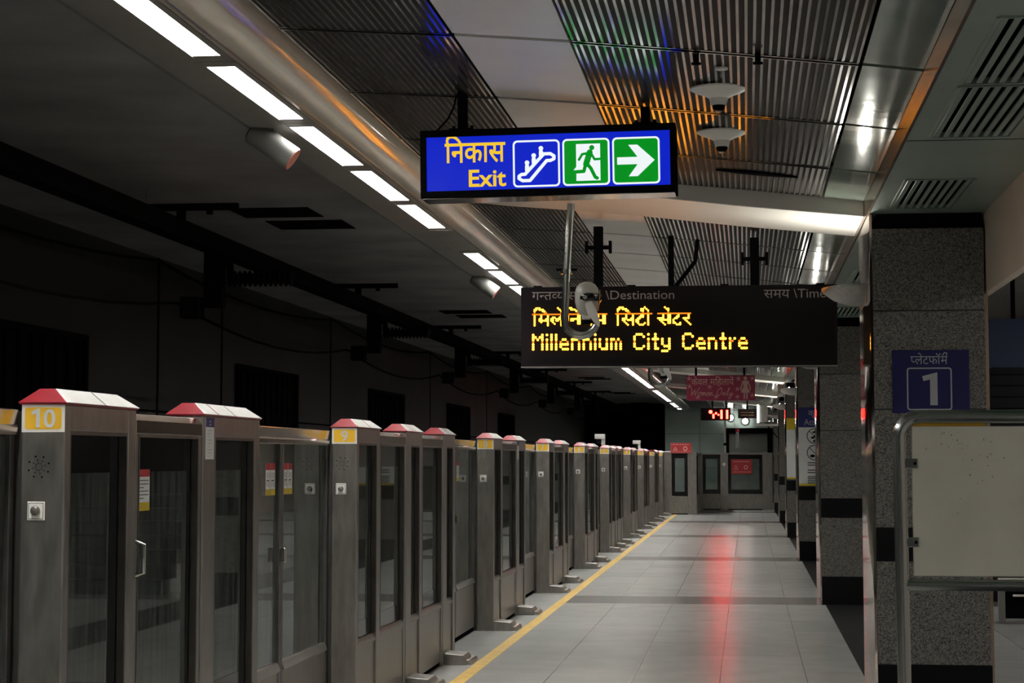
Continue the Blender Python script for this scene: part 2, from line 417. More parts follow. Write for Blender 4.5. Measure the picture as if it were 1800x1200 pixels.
# main ceiling tiles
cl = sroot('ceiling', 'vaulted ceiling of ribbed and plain panels', 'ceiling')
MB().box(-2.2, 9.0, Y0, Y1, 3.62, 3.8).build('roof_slab', BLACK_M, cl)
def strip(mb, xs, y0, y1, th=0.02, lift=0.0, mi=0):
    mb.prism([(x, zc(x) + lift) for x in xs] + [(x, zc(x) + lift + th) for x in reversed(xs)], 'y', y0, y1, mi)
rows = []
for k in range(2): rows.append((-13.99 + 5.0 * k, -13.99 + 5.0 * k + 4.98))
y = 8.32 - 1.5 * 8
while y < 32: rows.append((y + 0.018, y + 1.482)); y += 1.5
while y < 70.5: rows.append((y + 0.008, min(y + 4.492, 70.9))); y += 4.5
PITCH = 0.0336
def ribs(x0, x1, a, b):
    mb = MB(); n = int(round((x1 - x0) / PITCH)); w = (x1 - x0) / n
    for k in range(n + 1):
        x = x0 + k * w; r = 0.0058 if 0 < k < n else 0.011
        xa, xb = max(x0, x - r), min(x1, x + r)
        mb.box(xa, xb, a, b, zc(x) - 0.003, zc(x) + 0.006)
    for yy in (a, b - 0.012):
        xs = [x0, (x0 + x1) / 2, x1]
        mb.prism([(x, zc(x) - 0.005) for x in xs] + [(x, zc(x) + 0.01) for x in reversed(xs)], 'y', yy, yy + 0.012)
    return mb
for (a, b) in rows:
    for (x0, x1) in ((-1.995, -1.245), (-0.722, 0.478)):
        bk = MB(); nn = int(round((x1 - x0) / PITCH)); w_ = (x1 - x0) / nn
        for q in range(nn):
            xm = x0 + (q + .5) * w_
            bk.box(x0 + q * w_, x0 + (q + 1) * w_, a, b, zc(xm) + .001, zc(xm) + .018)
        o = bk.build('ribbed_panel', PERF, cl)
        ribs(x0, x1, a, b).build('rib', RIB, o)
    wp = MB(); strip(wp, [-1.232, -0.985, -0.735], a + .010, b - .010); wp.build('white_panel', WHITEPANEL, cl)
    gp = MB(); strip(gp, [0.495, 0.742], a + .010, b - .010); gp.build('glossy_panel', TEAL, cl)
    jb = MB(); strip(jb, [-1.24, -0.985, -0.727], b - .05, b + .09, .006, .021); strip(jb, [0.485, 0.744], b - .05, b + .09, .006, .021); jb.build('joint_backing', BLACK_M, cl)
struct(MB().box(0.744, 0.758, Y0, 62, 3.015, 3.15).build('trim_3', BRONZE), 'polished bronze strip along the ceiling edge', 'trim')

# grey-green soffit with louvred vents on the right
sf = sroot('ceiling_soffit', 'lower grey-green soffit above the columns', 'ceiling')
SX0, SX1 = 0.758, 1.45
vents = []
for k in range(-1, 6):
    o = 9.052 * k
    vents += [(6.82 + o, 8.02 + o), (8.09 + o, 9.36 + o), (10.80 + o, 12.02 + o)]
vx0, vx1 = 0.868, 1.225
mb = MB().box(SX0, vx0, Y0, 62, 3.02, 3.04).box(vx1, SX1, Y0, 62, 3.02, 3.04)
cur = Y0
for a, b in sorted(vents):
    if a > cur: mb.box(vx0, vx1, cur, a, 3.02, 3.04)
    cur = b
mb.box(vx0, vx1, cur, 62, 3.02, 3.04)
mb.build('soffit_panel', SOFFIT, sf)
MB().box(SX0, SX1, Y0, 62, 3.14, 3.16).build('void_lining', BLACK_M, sf)
for k in range(0, 6):
    MB().box(SX0, SX1, 9.472 + 9.052 * k, 9.482 + 9.052 * k, 3.0185, 3.021).build('soffit_joint', BLACK_M, sf)
for a, b in vents:
    if b > 34: continue
    mv = MB(); n = 8
    for k in range(n):
        x = vx0 + (k + 0.5) * (vx1 - vx0) / n
        mv.hexa([(x - 0.013, a, 3.021), (x - 0.005, a, 3.017), (x - 0.005, b, 3.017), (x - 0.013, b, 3.021), (x + 0.006, a, 3.052), (x + 0.014, a, 3.048), (x + 0.014, b, 3.048), (x + 0.006, b, 3.052)])
    for (xa, xb, ya, yb) in ((vx0 - .012, vx0 + .004, a, b), (vx1 - .004, vx1 + .012, a, b), (vx0, vx1, a - .012, a + .004), (vx0, vx1, b - .004, b + .012)):
        mv.box(xa, xb, ya, yb, 3.012, 3.03)
    for k in range(n):
        x = vx0 + (k + 0.5) * (vx1 - vx0) / n
        mv.box(x - .013, x + .009, a, b, 3.015, 3.018)
    mv.build('louvre_vent', SOFFIT, sf)

# long bulkhead behind the columns and the concourse beyond
struct(MB().box(1.45, 1.50, Y0, 62, 2.53, 3.14).build('wall_bulkhead', BEIGE), 'beige bulkhead hanging above the right side of the columns', 'wall')
struct(MB().box(1.50, 9.0, Y0, 62, 3.3, 3.4).build('ceiling_concourse', TROUGH), 'dim ceiling over the far side of the platform', 'ceiling')
struct(MB().box(9.0, 9.2, Y0, Y1, -0.15, 3.8).build('wall_right', BEIGE), 'wall on the far right side of the station', 'wall')
struct(MB().box(-5.95, 9.2, Y0 - 0.2, Y0, -1.3, 3.8).build('wall_back', TUNNEL), 'wall closing the station behind the viewpoint', 'wall')
# far end wall: panels with joints
ew = sroot('wall_end', 'grey-green panelled wall closing the far end of the platform', 'wall')
for (x0, x1) in ((-2.88, -1.66), (-1.65, -0.45), (-0.44, 0.78), (0.79, 2.0), (2.01, 9.0)):
    for (z0, z1) in ((-1.2, 1.2), (1.21, 2.42), (2.43, 3.62)):
        MB().box(x0, x1, 71.0, 71.1, z0, z1).build('wall_panel', TEAL_W, ew, bevel=0.004)
MB().box(-2.89, 9.2, 71.06, 71.3, -1.3, 3.7).build('backing', BLACK_M, ew)
struct(MB().box(-5.95, -2.9, 95.0, 95.2, -1.3, 3.7).box(-5.95, -5.75, 71, 95, -1.3, 3.6).box(-2.9, -2.7, 71.3, 95, -1.3, 3.6).box(-5.95, -2.7, 71, 95, 3.5, 3.7).box(-5.95, -2.7, 71, 95, -1.3, -1.1).build('wall_tunnel', BLACK_M), 'black running tunnel beyond the platform end', 'tunnel')
# mesh screened opening in the end wall
dr = sroot('door_1', 'dark framed opening with wire mesh in the end wall', 'doorway')
MB().box(-0.75, -0.62, 70.93, 71, 0, 2.55).box(0.72, 0.92, 70.93, 71, 0, 2.55).box(-0.75, 0.92, 70.93, 71, 2.42, 2.62).build('door_frame', BLACK_M, dr)
mm = MB()
for k in range(40):
    x = -0.62 + k * 0.034
    mm.tube([(x, 70.955, 0.0), (x, 70.955, 2.42)], 0.006, 4)
for k in range(70):
    z = 0.02 + k * 0.0345
    mm.tube([(-0.62, 70.95, z), (0.72, 70.95, z)], 0.006, 4)
mm.build('wire_mesh', PLATE_W, dr)

# beams and columns with their uplighters
def beam(k, yc):
    a, b = yc + 0.30, yc + 1.40
    pts = [(-2.0, 3.32), (-1.61, 3.276), (-1.16, 3.238), (-0.69, 3.192), (-0.04, 3.115), (0.743, 3.035)]
    mb = MB(); mb.prism(pts + [(0.743, 3.5), (-2.0, 3.5)], 'y', a, b)
    return struct(mb.build('beam_%d' % k, BEAMW, bevel=0.006), 'white cross beam spanning from the lamp trough to column %d from the near end' % k, 'beam')
ORD = ['zeroth', 'nearest', 'second', 'third', 'fourth', 'fifth', 'sixth', 'seventh', 'eighth', 'ninth', 'tenth', 'eleventh', 'twelfth', 'thirteenth', 'fourteenth', 'fifteenth', 'sixteenth', 'seventeenth', 'eighteenth', 'nineteenth', 'twentieth']
def column(k, yc):
    r = sroot('column_%d' % k, 'granite clad platform column, %s in the row' % ORD[k], 'column')
    x0, x1, d = 0.772, 1.44, 1.12
    st = MB()
    for (z0, z1) in ((0.29, 0.907), (1.109, 1.82), (1.824, 2.42), (2.424, 2.925)):
        st.box(x0, x1, yc, yc + d, z0, z1)
    st.build('granite_cladding', STONE, r, bevel=0.004)
    MB().box(x0 - 0.001, x1 + 0.004, yc - 0.003, yc + d, 0.907, 1.109).build('black_band', BLACKSTONE, r)
    MB().box(x0 - 0.001, x1 + 0.006, yc - 0.008, yc + d, 0.0, 0.29).build('black_plinth', BLACKSTONE, r)
    MB().box(x0 + 0.03, x1 - 0.01, yc + 0.03, yc + d, 2.925, 3.02).build('shadow_gap', BLACK_M, r)
    MB().prism([(x0 - 0.001, yc + 0.002), (x0 - 0.001, yc + d), (x0 - 0.018, yc + d - 0.01), (x0 - 0.022, yc + d * 0.6), (x0 - 0.022, yc + 0.06), (x0 - 0.016, yc + 0.015)], 'z', 0.0, 3.02).build('polished_side', MIRROR, r, smooth=True)
    MB().box(x1 + 0.001, x1 + 0.02, yc + 0.01, yc + 0.05, 0.0, 2.53).build('corner_strip', BRONZE, r)
    return r
def uplighter(k, yc):
    t = thing('uplighter', 'half-bowl wall uplighter on the %s column of the row' % ORD[k], 'wall lamp', (0.75, yc + 0.62, 2.60), group='bowl uplighters on the columns')
    mb = MB(); seg = 16; prof = [(0.02, -0.10), (0.10, -0.092), (0.18, -0.062), (0.235, -0.02), (0.25, 0.0), (0.25, 0.012), (0.238, 0.012), (0.225, -0.01), (0.16, -0.05), (0.02, -0.075)]
    for k2, (r_, h) in enumerate(prof):
        for q in range(seg + 1):
            an = PI / 2 + PI * q / seg
            mb.v.append((r_ * math.cos(an) * 1.06, r_ * math.sin(an) * 1.5, h))
    for a in range(len(prof) - 1):
        for q in range(seg):
            i = a * (seg + 1) + q; mb.f.append([i, i + 1, i + seg + 2, i + seg + 1]); mb.m.append(0)
    mb.build('bowl', STEEL, t, smooth=True)
    MB().box(-0.004, 0.0, -0.37, 0.37, -0.105, 0.012).build('back_plate', STEEL, t)
    MB().tube([(-0.10, -0.24, 0.0), (-0.10, 0.24, 0.0)], 0.02, 10).build('lamp_tube', UPGLOW, t)
for k, yc in enumerate(COLY):
    if k > 0:
        beam(k, yc); column(k, yc); uplighter(k, yc)
    else:
        mb = MB(); mb.prism([(-2.0, 3.32), (-1.16, 3.238), (-0.04, 3.115), (0.743, 3.035), (0.743, 3.5), (-2.0, 3.5)], 'y', yc + .3, yc + 1.4)
        struct(mb.build('beam_0', BEAMW), 'white cross beam overhead', 'beam')

# ------------------------------------------------------------------ fluorescent strip
nl = 0
lamps = []
lamp_parts = []
BLADE = mat('louvre_blade', (0.42, 0.42, 0.40), 0.0, 0.4)
for k in range(-5, 60):
    a = 8.45 + 1.61 * (k - 7)
    b = a + 1.43
    if b > 70.6: break
    lamps.append((a, b))
for k, (a, b) in enumerate(lamps):
    mid = (a + b) / 2
    blank = any(abs(mid - q) < 0.83 for q in (15.6, 49.0, 60.6, 67.2)) or a < -13
    if blank:
        o = MB().box(-2.384, -2.196, a - 0.02, b + 0.02, 3.252, 3.262).build('cover_plate', TROUGH, cv)
        continue
    nl += 1
    n_ = sum(1 for (p, q) in lamps if 6.9 < q <= b + .01 and not any(abs((p + q) / 2 - w) < 0.83 for w in (15.6, 49.0, 60.6, 67.2)))
    word = ORD[n_] if 0 < n_ < len(ORD) else '%dth' % n_
    if b > 6.9: lab = 'lit fluorescent lamp in the platform edge trough, %s of the visible row' % word
    else: lab = 'lit fluorescent lamp in the trough, out of view above the viewpoint'
    t = thing('ceiling_lamp', lab, 'ceiling lamp', (-2.29, mid, 3.25), group='fluorescent lamps in the trough')
    h = (b - a) / 2 - .03
    e = 1.61 / 2 - .004
    if not lamp_parts:
        fr = MB().box(-0.094, -0.064, -e, e, -0.005, 0.02).box(0.064, 0.094, -e, e, -0.005, 0.02)
        fr.box(-0.064, 0.064, -e, -h, -0.002, 0.02).box(-0.064, 0.064, h, e, -0.002, 0.02)
        lamp_parts.append(fr.build('lamp_frame', TROUGH, t))
        lamp_parts.append(MB().box(-0.064, 0.064, -h, h, 0.014, 0.020).build('diffuser', DIFFUSER, t))
        lv = MB()
        for q in range(1, 46): lv.box(-0.064, 0.064, -h + q * 2 * h / 46 - 0.0008, -h + q * 2 * h / 46 + 0.0008, 0.0, 0.013)
        lamp_parts.append(lv.build('louvre', BLADE, t))
    else:
        for o in lamp_parts:
            c = o.copy(); C.objects.link(c); c.parent = t
# lamps over the far side of the platform (same fittings)
for k in range(14):
    yy = -10 + 5.0 * k
    t = thing('concourse_lamp', 'fluorescent lamp on the far side ceiling, lamp %d from the near end' % (k + 1), 'ceiling lamp', (5.2, yy, 3.3), group='lamps over the far side')
    MB().box(-0.1, 0.1, -0.75, 0.75, -0.02, -0.0).build('lamp_frame', TROUGH, t)
    MB().box(-0.065, 0.065, -0.7, 0.7, -0.028, -0.021).build('diffuser', DIFFUSER, t)

# ------------------------------------------------------------------ platform edge gates
GXL, GXR = -2.40, -2.25          # track side and platform side of the gate line
def frit(mb, x, y0, y1, z0, z1, m_side, m_top, m_bot):
    mb.box(x - .001, x, y0, y0 + m_side, z0, z1).box(x - .001, x, y1 - m_side, y1, z0, z1)
    mb.box(x - .001, x, y0 + m_side, y1 - m_side, z1 - m_top, z1).box(x - .001, x, y0 + m_side, y1 - m_side, z0, z0 + m_bot)
def cap(t, y0, y1, seam=None):
    xa, xb, za, zb = GXL - 0.012, GXR + 0.012, 1.708, 1.756
    ix, iy = 0.058, 0.10
    a, b = y0 - 0.012, y1 + 0.008
    P = [(xa, a, za), (xb, a, za), (xb, b, za), (xa, b, za), (xa + ix, a + iy * .5, zb), (xb - ix, a + iy * .5, zb), (xb - ix, b - iy, zb), (xa + ix, b - iy, zb)]
    mb = MB(); mb.v = P[:]
    for f, m in (((3, 2, 1, 0), 0), ((4, 5, 6, 7), 0), ((0, 1, 5, 4), 1), ((1, 2, 6, 5), 0), ((2, 3, 7, 6), 1), ((3, 0, 4, 7), 0)):
        mb.f.append(list(f)); mb.m.append(m)
    mb.box(xa + .004, xb - .004, a + .004, b - .004, 1.702, 1.709, 1)
    o = mb.build('cap', [WHITE, RED], t, bevel=0.003)
    for ys in ([seam] if seam else []) + [y0 + (y1 - y0) * .5]:
        m = 1 if ys == seam else 0
        n = Vector((zb - za, 0, ix)).normalized() * 0.001
        q = [(xb, ys - .006), (xb, ys + .006)]
        MB().hexa([(xb + n.x, ys - .005, za + n.z), (xb + n.x, ys + .005, za + n.z), (xb - ix + n.x, ys + .005, zb + n.z), (xb - ix + n.x, ys - .005, zb + n.z),
                   (xb + 2 * n.x, ys - .005, za + 2 * n.z), (xb + 2 * n.x, ys + .005, za + 2 * n.z), (xb - ix + 2 * n.x, ys + .005, zb + 2 * n.z), (xb - ix + 2 * n.x, ys - .005, zb + 2 * n.z)]).build('seam', [TROUGH, RED][m], o)
def panel_parts(t, y0, y1, near, full=False, xg=-2.285, top=1.615, frit_w=.09):
    """frame lips, glass, sill rail and kick plate between two uprights"""
    zs = 0.06 if full else 0.47
    lip = MB()
    lip.box(GXR - .03, GXR - .002, y0, y0 + .012, zs, top).box(GXR - .03, GXR - .002, y1 - .012, y1, zs, top).box(GXR - .03, GXR - .002, y0 + .012, y1 - .012, top - .012, top)
    lip.build('glazing_bead', STEEL_DK, t)
    g = MB().box(xg - .008, xg, y0 + .004, y1 - .004, zs, top - .004).build('glass', GLASS, t)
    fm = MB(); w = min(frit_w, (y1 - y0) * .22)
    frit(fm, xg + .0022, y0 + .012, y1 - .012, zs, top - .012, w, .13, .10)
    fm.build('black_border', BLACK, g)
    MB().prism([(GXR - .12, zs - .05), (GXR - .008, zs - .05), (GXR - .002, zs - .04), (GXR - .010, zs - .018), (GXR - .022, zs), (GXR - .12, zs)], 'y', y0, y1).build('sill_rail', STEEL, t, bevel=.002)
    if not full:
        MB().box(GXR - .11, GXR - .012, y0, y1, 0.03, zs - .05).build('kick_plate', STEEL, t)
    MB().box(GXL + .02, GXR - .02, y0, y1, 0.0, 0.03).build('plinth', BLACK_M, t)
def foot(t, y):
    mb = MB()
    mb.prism([(GXR, 0.0), (GXR + .17, 0.0), (GXR + .17, .05), (GXR + .15, .072), (GXR, .085)], 'y', y + .02, y + .30)
    mb.prism([(GXR, 0.0), (GXR + .205, 0.0), (GXR + .205, .022), (GXR + .19, .034), (GXR, .034)], 'y', y + .05, y + .42)
    mb.build('foot_bracket', STEEL, t, bevel=.004)
def digits(o, text, y):
    mb = MB()
    wd = [.040 if c == '1' else .046 for c in text]; x = GXL + .075 - (sum(wd) + .004 * (len(wd) - 1)) / 2
    for c, cw in zip(text, wd):
        if c == '1': mb.flat([(x + .034, 1.688), (x + .022, 1.688), (x + .004, 1.677), (x + .008, 1.667), (x + .021, 1.673), (x + .021, 1.626), (x + .034, 1.626)], y - .0034)
        else: put_text(mb, [c], x + cw / 2, 1.627, .084, y - .0034, width=.040, off=.02, align='c')
        x += cw + .004
    mb.build('numeral', DIGIT, o)
def unit(n, y0, y1, kind, label, near):
    t = thing('gate_cabinet', label, 'platform gate', (0, 0, 0), group='gate cabinets with red ended caps')
    first = .058 if kind == 'A' else .20
    if kind != 'A': first = min(.20, (y1 - y0) * .3)
    MB().box(GXL, GXR, y0, y0 + first, 0, 1.702).build('front_post', STEEL, t, bevel=.005)
    MB().box(GXL - .03, GXL - .002, y0 + .012, y0 + first, 0, 1.68).build('track_side_trim', STEEL_DK, t)
    MB().box(GXL, GXR, y1 - .095, y1, 0, 1.702).build('end_post', STEEL, t, bevel=.005)
    MB().box(GXL, GXR - .001, y0 + first, y1 - .095, 1.615, 1.702).build('header', STEEL, t, bevel=.004)
    panel_parts(t, y0 + first, y1 - .095, near)
    cap(t, y0, y1, y0 + .2 if kind != 'A' else None)
    foot(t, y0)
    if kind == 'A':
        pl = MB()
        pl.box(GXL + .001, GXR - .001, y0 - .0012, y0, 1.610, 1.702)
        p = pl.build('number_plate', PLATE_W, t)
        a = MB(); a.flat(rrect((GXL + GXR) / 2, 1.656, .126, .072, .008, 4), y0 - .002, .0009); a.build('amber_field', AMBER, p)
        digits(p, str(n), y0)
        if n >= 5:
            sp = MB()
            for q in range(8):
                an = PI * q / 4
                for r_ in (.012, .022, .036):
                    sp.disc(GXL + .062 + r_ * math.cos(an + r_ * 9), 1.495 + r_ * math.sin(an + r_ * 9), .0022 if r_ < .03 else .0034, y0 - .0006, .0006, 0, 8)
            sp.build('speaker_holes', BLACK_M, t)
        bp = MB(); bp.box(GXL + .026, GXL + .086, y0 - .004, y0, 1.318, 1.380)
        b = bp.build('button_plate', PLATE_W, t, bevel=.002)
        MB().box(GXL + .03, GXL + .082, y0 - .0046, y0 - .004, 1.322, 1.376).build('plate_edge', INK, b)
        MB().box(GXL + .032, GXL + .080, y0 - .0052, y0 - .004, 1.324, 1.374).build('plate_face', PLATE_W, b)
        MB().lathe([(.016, 0), (.016, .010), (.012, .016), (.005, .018)], (GXL + .056, y0 - .005, 1.350), 'y', 16).build('push_button', STEEL, b, smooth=True)
    return t
def low_panel(n, y0, y1, label, near):
    t = thing('glass_screen', label, 'platform gate', (0, 0, 0), group='low glass screens between gate cabinets')
    for (u, w) in ((y0, y0 + .035), (y1 - .05, y1)): MB().box(GXL + .06, GXR - .004, u, w, 0, 1.64).build('upright', STEEL, t, bevel=.004)
    MB().prism([(GXL + .05, 1.615), (GXR - .002, 1.615), (GXR - .002, 1.665), (GXR - .02, 1.69), (GXL + .07, 1.69), (GXL + .05, 1.67)], 'y', y0, y1).build('top_bar', COPPER_GLINT, t, bevel=.003)
    panel_parts(t, y0 + .035, y1 - .05, near, frit_w=.045)
    return t
def leaf(n, y0, y1, label, hinge, near):
    t = thing('sliding_gate_leaf', label, 'platform gate', (0, 0, 0), group='sliding glass gate leaves')
    xa, xb = -2.458, -2.418
    for (u, w) in ((y0, y0 + .04), (y1 - .04, y1)): MB().box(xa, xb, u, w, .04, 1.60).build('stile', STEEL_DK, t, bevel=.003)
    MB().prism([(xa - .02, 1.60), (xb + .01, 1.60), (xb + .012, 1.625), (xb + .005, 1.635), (xb + .012, 1.685), (xa - .02, 1.692)], 'y', y0, y1).build('top_bar', COPPER_GLINT, t, bevel=.002)
    g = MB().box(-2.442, -2.436, y0 + .04, y1 - .04, .47, 1.60).build('glass', GLASS, t)
    MB().prism([(xa, .42), (xb, .42), (xb + .012, .43), (xb + .004, .45), (xb - .006, .47), (xa, .47)], 'y', y0 + .04, y1 - .04).build('sill_rail', STEEL, t, bevel=.002)
    MB().box(xa + .005, xb - .004, y0 + .04, y1 - .04, .04, .42).build('kick_plate', STEEL, t)
    MB().box(xa + .01, xb - .01, y0 + .01, y1 - .01, 0.0, .04).build('guide_shoe', BLACK_M, t)
    yl = y1 - .02 if hinge == 'far' else y0 + .02
    if hinge == 'far': MB().box(xb, xb + .03, yl - .018, yl + .018, .985, 1.06).build('lock', MIRROR, t, bevel=.006)
    if near:
        ys = (y1 - .285 if hinge == 'far' else y0 + .10)
        for q in (0, 1):  # second copy stands in for the sticker's reflection in the pane
            s0 = ys + .105 * q
            st = MB().box(-2.436, -2.4345, s0, s0 + .095, 1.335, 1.50)
            o = st.build('sticker_and_reflection', STICK_W, t)
            MB().box(-2.4345, -2.434, s0, s0 + .095, 1.465, 1.50).build('sticker_header', STICK_R, o)
            MB().box(-2.4345, -2.434, s0, s0 + .095, 1.335, 1.367).build('sticker_footer', STICK_Y, o)
            ic = MB()
            for (u, w) in ((.025, 1.44), (.065, 1.44), (.025, 1.40), (.065, 1.395)):
                ic.box(-2.4345, -2.434, s0 + u, s0 + u + .008, w - .018, w + .012)
            ic.box(-2.4345, -2.434, s0 + .02, s0 + .075, 1.408, 1.415)
            ic.build('sticker_print', INK, o)
    return t
near3 = (10, 9)
GATES = {
 10: [('A', 6.41, 7.19), ('E', 7.20, 8.10), ('B', 8.11, 9.08)],
 9: [('A', 11.42, 12.15), ('E', 12.16, 13.10), ('B', 13.11, 13.76), ('E', 13.77, 14.73), ('C', 14.74, 15.34)],
 8: [('A', 17.72, 18.36), ('E', 18.37, 19.52), ('B', 19.53, 20.30)],
 7: [('A', 22.76, 23.40), ('E', 23.41, 24.58), ('B', 24.59, 25.30)],
 6: [('A', 27.80, 28.44), ('E', 28.45, 29.60), ('B', 29.61, 30.34)],
 5: [('A', 32.75, 33.42), ('E', 33.43, 34.40), ('B', 34.41, 35.06), ('E', 35.07, 36.03), ('C', 36.04, 36.64)],
 4: [('A', 38.80, 39.44), ('E', 39.45, 40.60), ('B', 40.61, 41.34)],
 3: [('A', 43.85, 44.49), ('E', 44.50, 45.65), ('B', 45.66, 46.39)],
 2: [('A', 49.00, 49.64), ('E', 49.65, 50.80), ('B', 50.81, 51.54)],
 1: [('A', 53.90, 54.54)],
}
order = sorted(GATES, reverse=True)
for n in order:
    near = n in near3
    ne = 0
    for (kind, a, b) in GATES[n]:
        if kind == 'A':
            t = unit(n, a, b, 'A', 'stainless platform gate cabinet with the yellow number %d plate on its post' % n, near)
        elif kind == 'E':
            ne += 1
            lab = 'low glass screen panel just beyond the gate cabinet numbered %d' % n if ne == 1 else 'second low glass screen panel beyond the gate cabinet numbered %d' % n
            e = low_panel(n, a, b, lab, near)
            if n == 10:
                o = MB().box(-2.2835, -2.282, a + .13, a + .27, 1.325, 1.482).build('warning_sticker', STICK_W, e)
                MB().box(-2.282, -2.2815, a + .13, a + .27, 1.454, 1.482).build('sticker_header', STICK_R, o)
                MB().box(-2.282, -2.2815, a + .13, a + .27, 1.325, 1.357).build('sticker_footer', STICK_Y, o)
                pr = MB()
                for q in range(6): pr.box(-2.282, -2.2815, a + .145, a + (.255 if q not in (2, 5) else .195), 1.438 - q * .0135, 1.4415 - q * .0135)
                pr.build('sticker_print', INK, o)
                MB().tube([(GXR - .006, a + .018, 1.215), (GXR + .026, a + .018, 1.205), (GXR + .026, a + .018, 1.10), (GXR - .006, a + .018, 1.09)], .009, 8).build('pull_handle', TUBE, e, smooth=True)
        else:
            pos = 'first capped gate cabinet without a number beyond cabinet %d' % n if kind == 'B' else 'second capped gate cabinet without a number beyond cabinet %d' % n
            t = unit(n, a, b, kind, 'stainless platform gate cabinet, ' + pos, near)
            if n in (10, 8) and kind == 'B':
                st = MB().box(GXR, GXR + .0015, a + .035, a + .165, 1.52, 1.695).build('notice_strip', STICK_W, t)
                MB().box(GXR + .0015, GXR + .002, a + .035, a + .165, 1.655, 1.695).build('notice_header', STICK_B, st)
                pr = MB()
                for q in range(9): pr.box(GXR + .0015, GXR + .002, a + .06, a + .13 - .02 * (q % 3), 1.640 - q * .0135, 1.6425 - q * .0135)
                for q in range(2): pr.box(GXR + .002, GXR + .0025, a + .09, a + .11, 1.662 + .013 * q, 1.669 + .013 * q)
                pr.build('notice_print', PLATTEXT, st)
    if n in (5, 3):
        a = GATES[n][0][1]
        t = thing('sensor_box', 'small grey box on a bracket above gate cabinet %d' % n, 'sensor', (-2.36, a + .25, 1.756), group='boxes above the gate line')
        MB().box(-.03, .03, -.03, .03, 0, .16).build('bracket', HOUSING, t)
        MB().box(-.14, .03, -.06, .06, .10, .18).build('hood', HOUSING, t, bevel=.006)
        MB().box(-.11, -.04, -.05, .05, .02, .10).build('sensor_head', BLACK_M, t)
    # pair of sliding leaves from the end of this group to the next numbered post
    nxt = [m for m in order if m < n]
    if nxt:
        a = GATES[n][-1][2] + .01; b = GATES[nxt[0]][0][1] - .01; m = (a + b) / 2
        leaf(n, a, m - .004, 'nearer sliding glass gate leaf of the opening before the cabinet numbered %d' % nxt[0], 'far', nxt[0] == 9)
        leaf(n, m + .004, b, 'farther sliding glass gate leaf of the opening before the cabinet numbered %d' % nxt[0], 'near', nxt[0] in (9, 8))
leaf(11, 4.15, 5.27, 'nearer sliding glass gate leaf of the opening before the cabinet numbered 10', 'far', False)
leaf(11, 5.28, 6.40, 'farther sliding glass gate leaf of the opening before the cabinet numbered 10', 'near', False)

# end barrier across the platform
def end_post(t, x0, x1, y, z1=1.74): MB().box(x0, x1, y, y + .12, 0, z1).build('post', STEEL, t, bevel=.006)
def end_pane(t, x0, x1, y, zs, z1):
    o = MB().box(x0, x1, y + .05, y + .06, zs, z1).build('glass', GLASS, t)
    fm = MB()
    for (a, b, c, d) in ((x0, x0 + .09, zs, z1), (x1 - .09, x1, zs, z1), (x0 + .09, x1 - .09, z1 - .13, z1), (x0 + .09, x1 - .09, zs, zs + .13)): fm.box(a, b, y + .046, y + .049, c, d)
    fm.build('black_border', BLACK, o)
    MB().box(x0, x1, y + .02, y + .09, zs - .05, zs).build('sill_rail', STEEL, t, bevel=.003)
    MB().box(x0, x1, y + .03, y + .08, .03, zs - .05).build('kick_plate', STEEL, t)
    MB().box(x0, x1, y + .01, y + .10, z1, z1 + .04).build('top_bar', STEEL, t)
    MB().box(x0, x1, y + .03, y + .08, 0, .03).build('plinth', BLACK_M, t)
t = thing('end_gate', 'narrow glass gate closing the platform end beside the yellow line', 'platform gate', (0, 0, 0))
end_post(t, -2.36, -2.07, 55.4); end_pane(t, -2.07, -1.63, 55.4, .50, 1.68); end_post(t, -1.63, -1.385, 55.4)
t = thing('end_screen', 'wide glass screen with stainless posts across the far platform end', 'platform gate', (0, 0, 0))
end_post(t, -1.44, -1.33, 60.65, 1.72); end_pane(t, -1.33, -.80, 60.65, .48, 1.66); end_post(t, -.80, -.57, 60.65, 1.72); end_pane(t, -.57, .46, 60.65, .48, 1.66); end_post(t, .46, .76, 60.65, 1.72)
MB().disc(-.69, 1.37, .05, 60.64, .01).build('button', PLATE_W, t)
t = thing('side_screen', 'glass screen running lengthwise between the two end barriers', 'platform gate', (0, 0, 0))
MB().box(-1.44, -1.38, 55.53, 60.64, 0, .45).box(-1.44, -1.38, 55.53, 60.64, 1.62, 1.70).build('rail', STEEL, t)
MB().box(-1.415, -1.405, 55.53, 60.64, .45, 1.62).build('glass', GLASS, t)

def notice(x0, x1, y, z0, z1, label):
    t = thing('notice_board', label, 'sign', (0, 0, 0), group='red notice boards at the platform end')
    MB().box(x0, x1, y, y + .012, z0, z1).build('board', REDBOARD, t)
    w, h = x1 - x0, z1 - z0
    mb = MB()
    mb.stroke([(x0 + w * .13, z0 + h * .30), (x0 + w * .22, z0 + h * .58), (x0 + w * .31, z0 + h * .30), (x0 + w * .13, z0 + h * .30)], .014, y - .003)
    o = [(x0 + w * .7 + .06 * math.cos(2 * PI * k / 20), z0 + h * .45 + .065 * math.sin(2 * PI * k / 20)) for k in range(20)]
    i = [(x0 + w * .7 + .036 * math.cos(2 * PI * k / 20), z0 + h * .45 + .04 * math.sin(2 * PI * k / 20)) for k in range(20)]
    mb.ring(o, i, y - .003)
    for k in range(7): mb.box(x0 + w * (.1 + .115 * k), x0 + w * (.1 + .115 * k) + w * .08, y - .003, y, z0 + h * .82, z0 + h * .87)
    for k in range(9): mb.box(x0 + w * (.06 + .1 * k), x0 + w * (.06 + .1 * k) + w * .075, y - .003, y, z0 + h * .12, z0 + h * .155)
    mb.build('print', PINK, t)
notice(-2.09, -1.52, 55.38, 1.69, 1.97, 'red notice board standing on top of the narrow end gate')
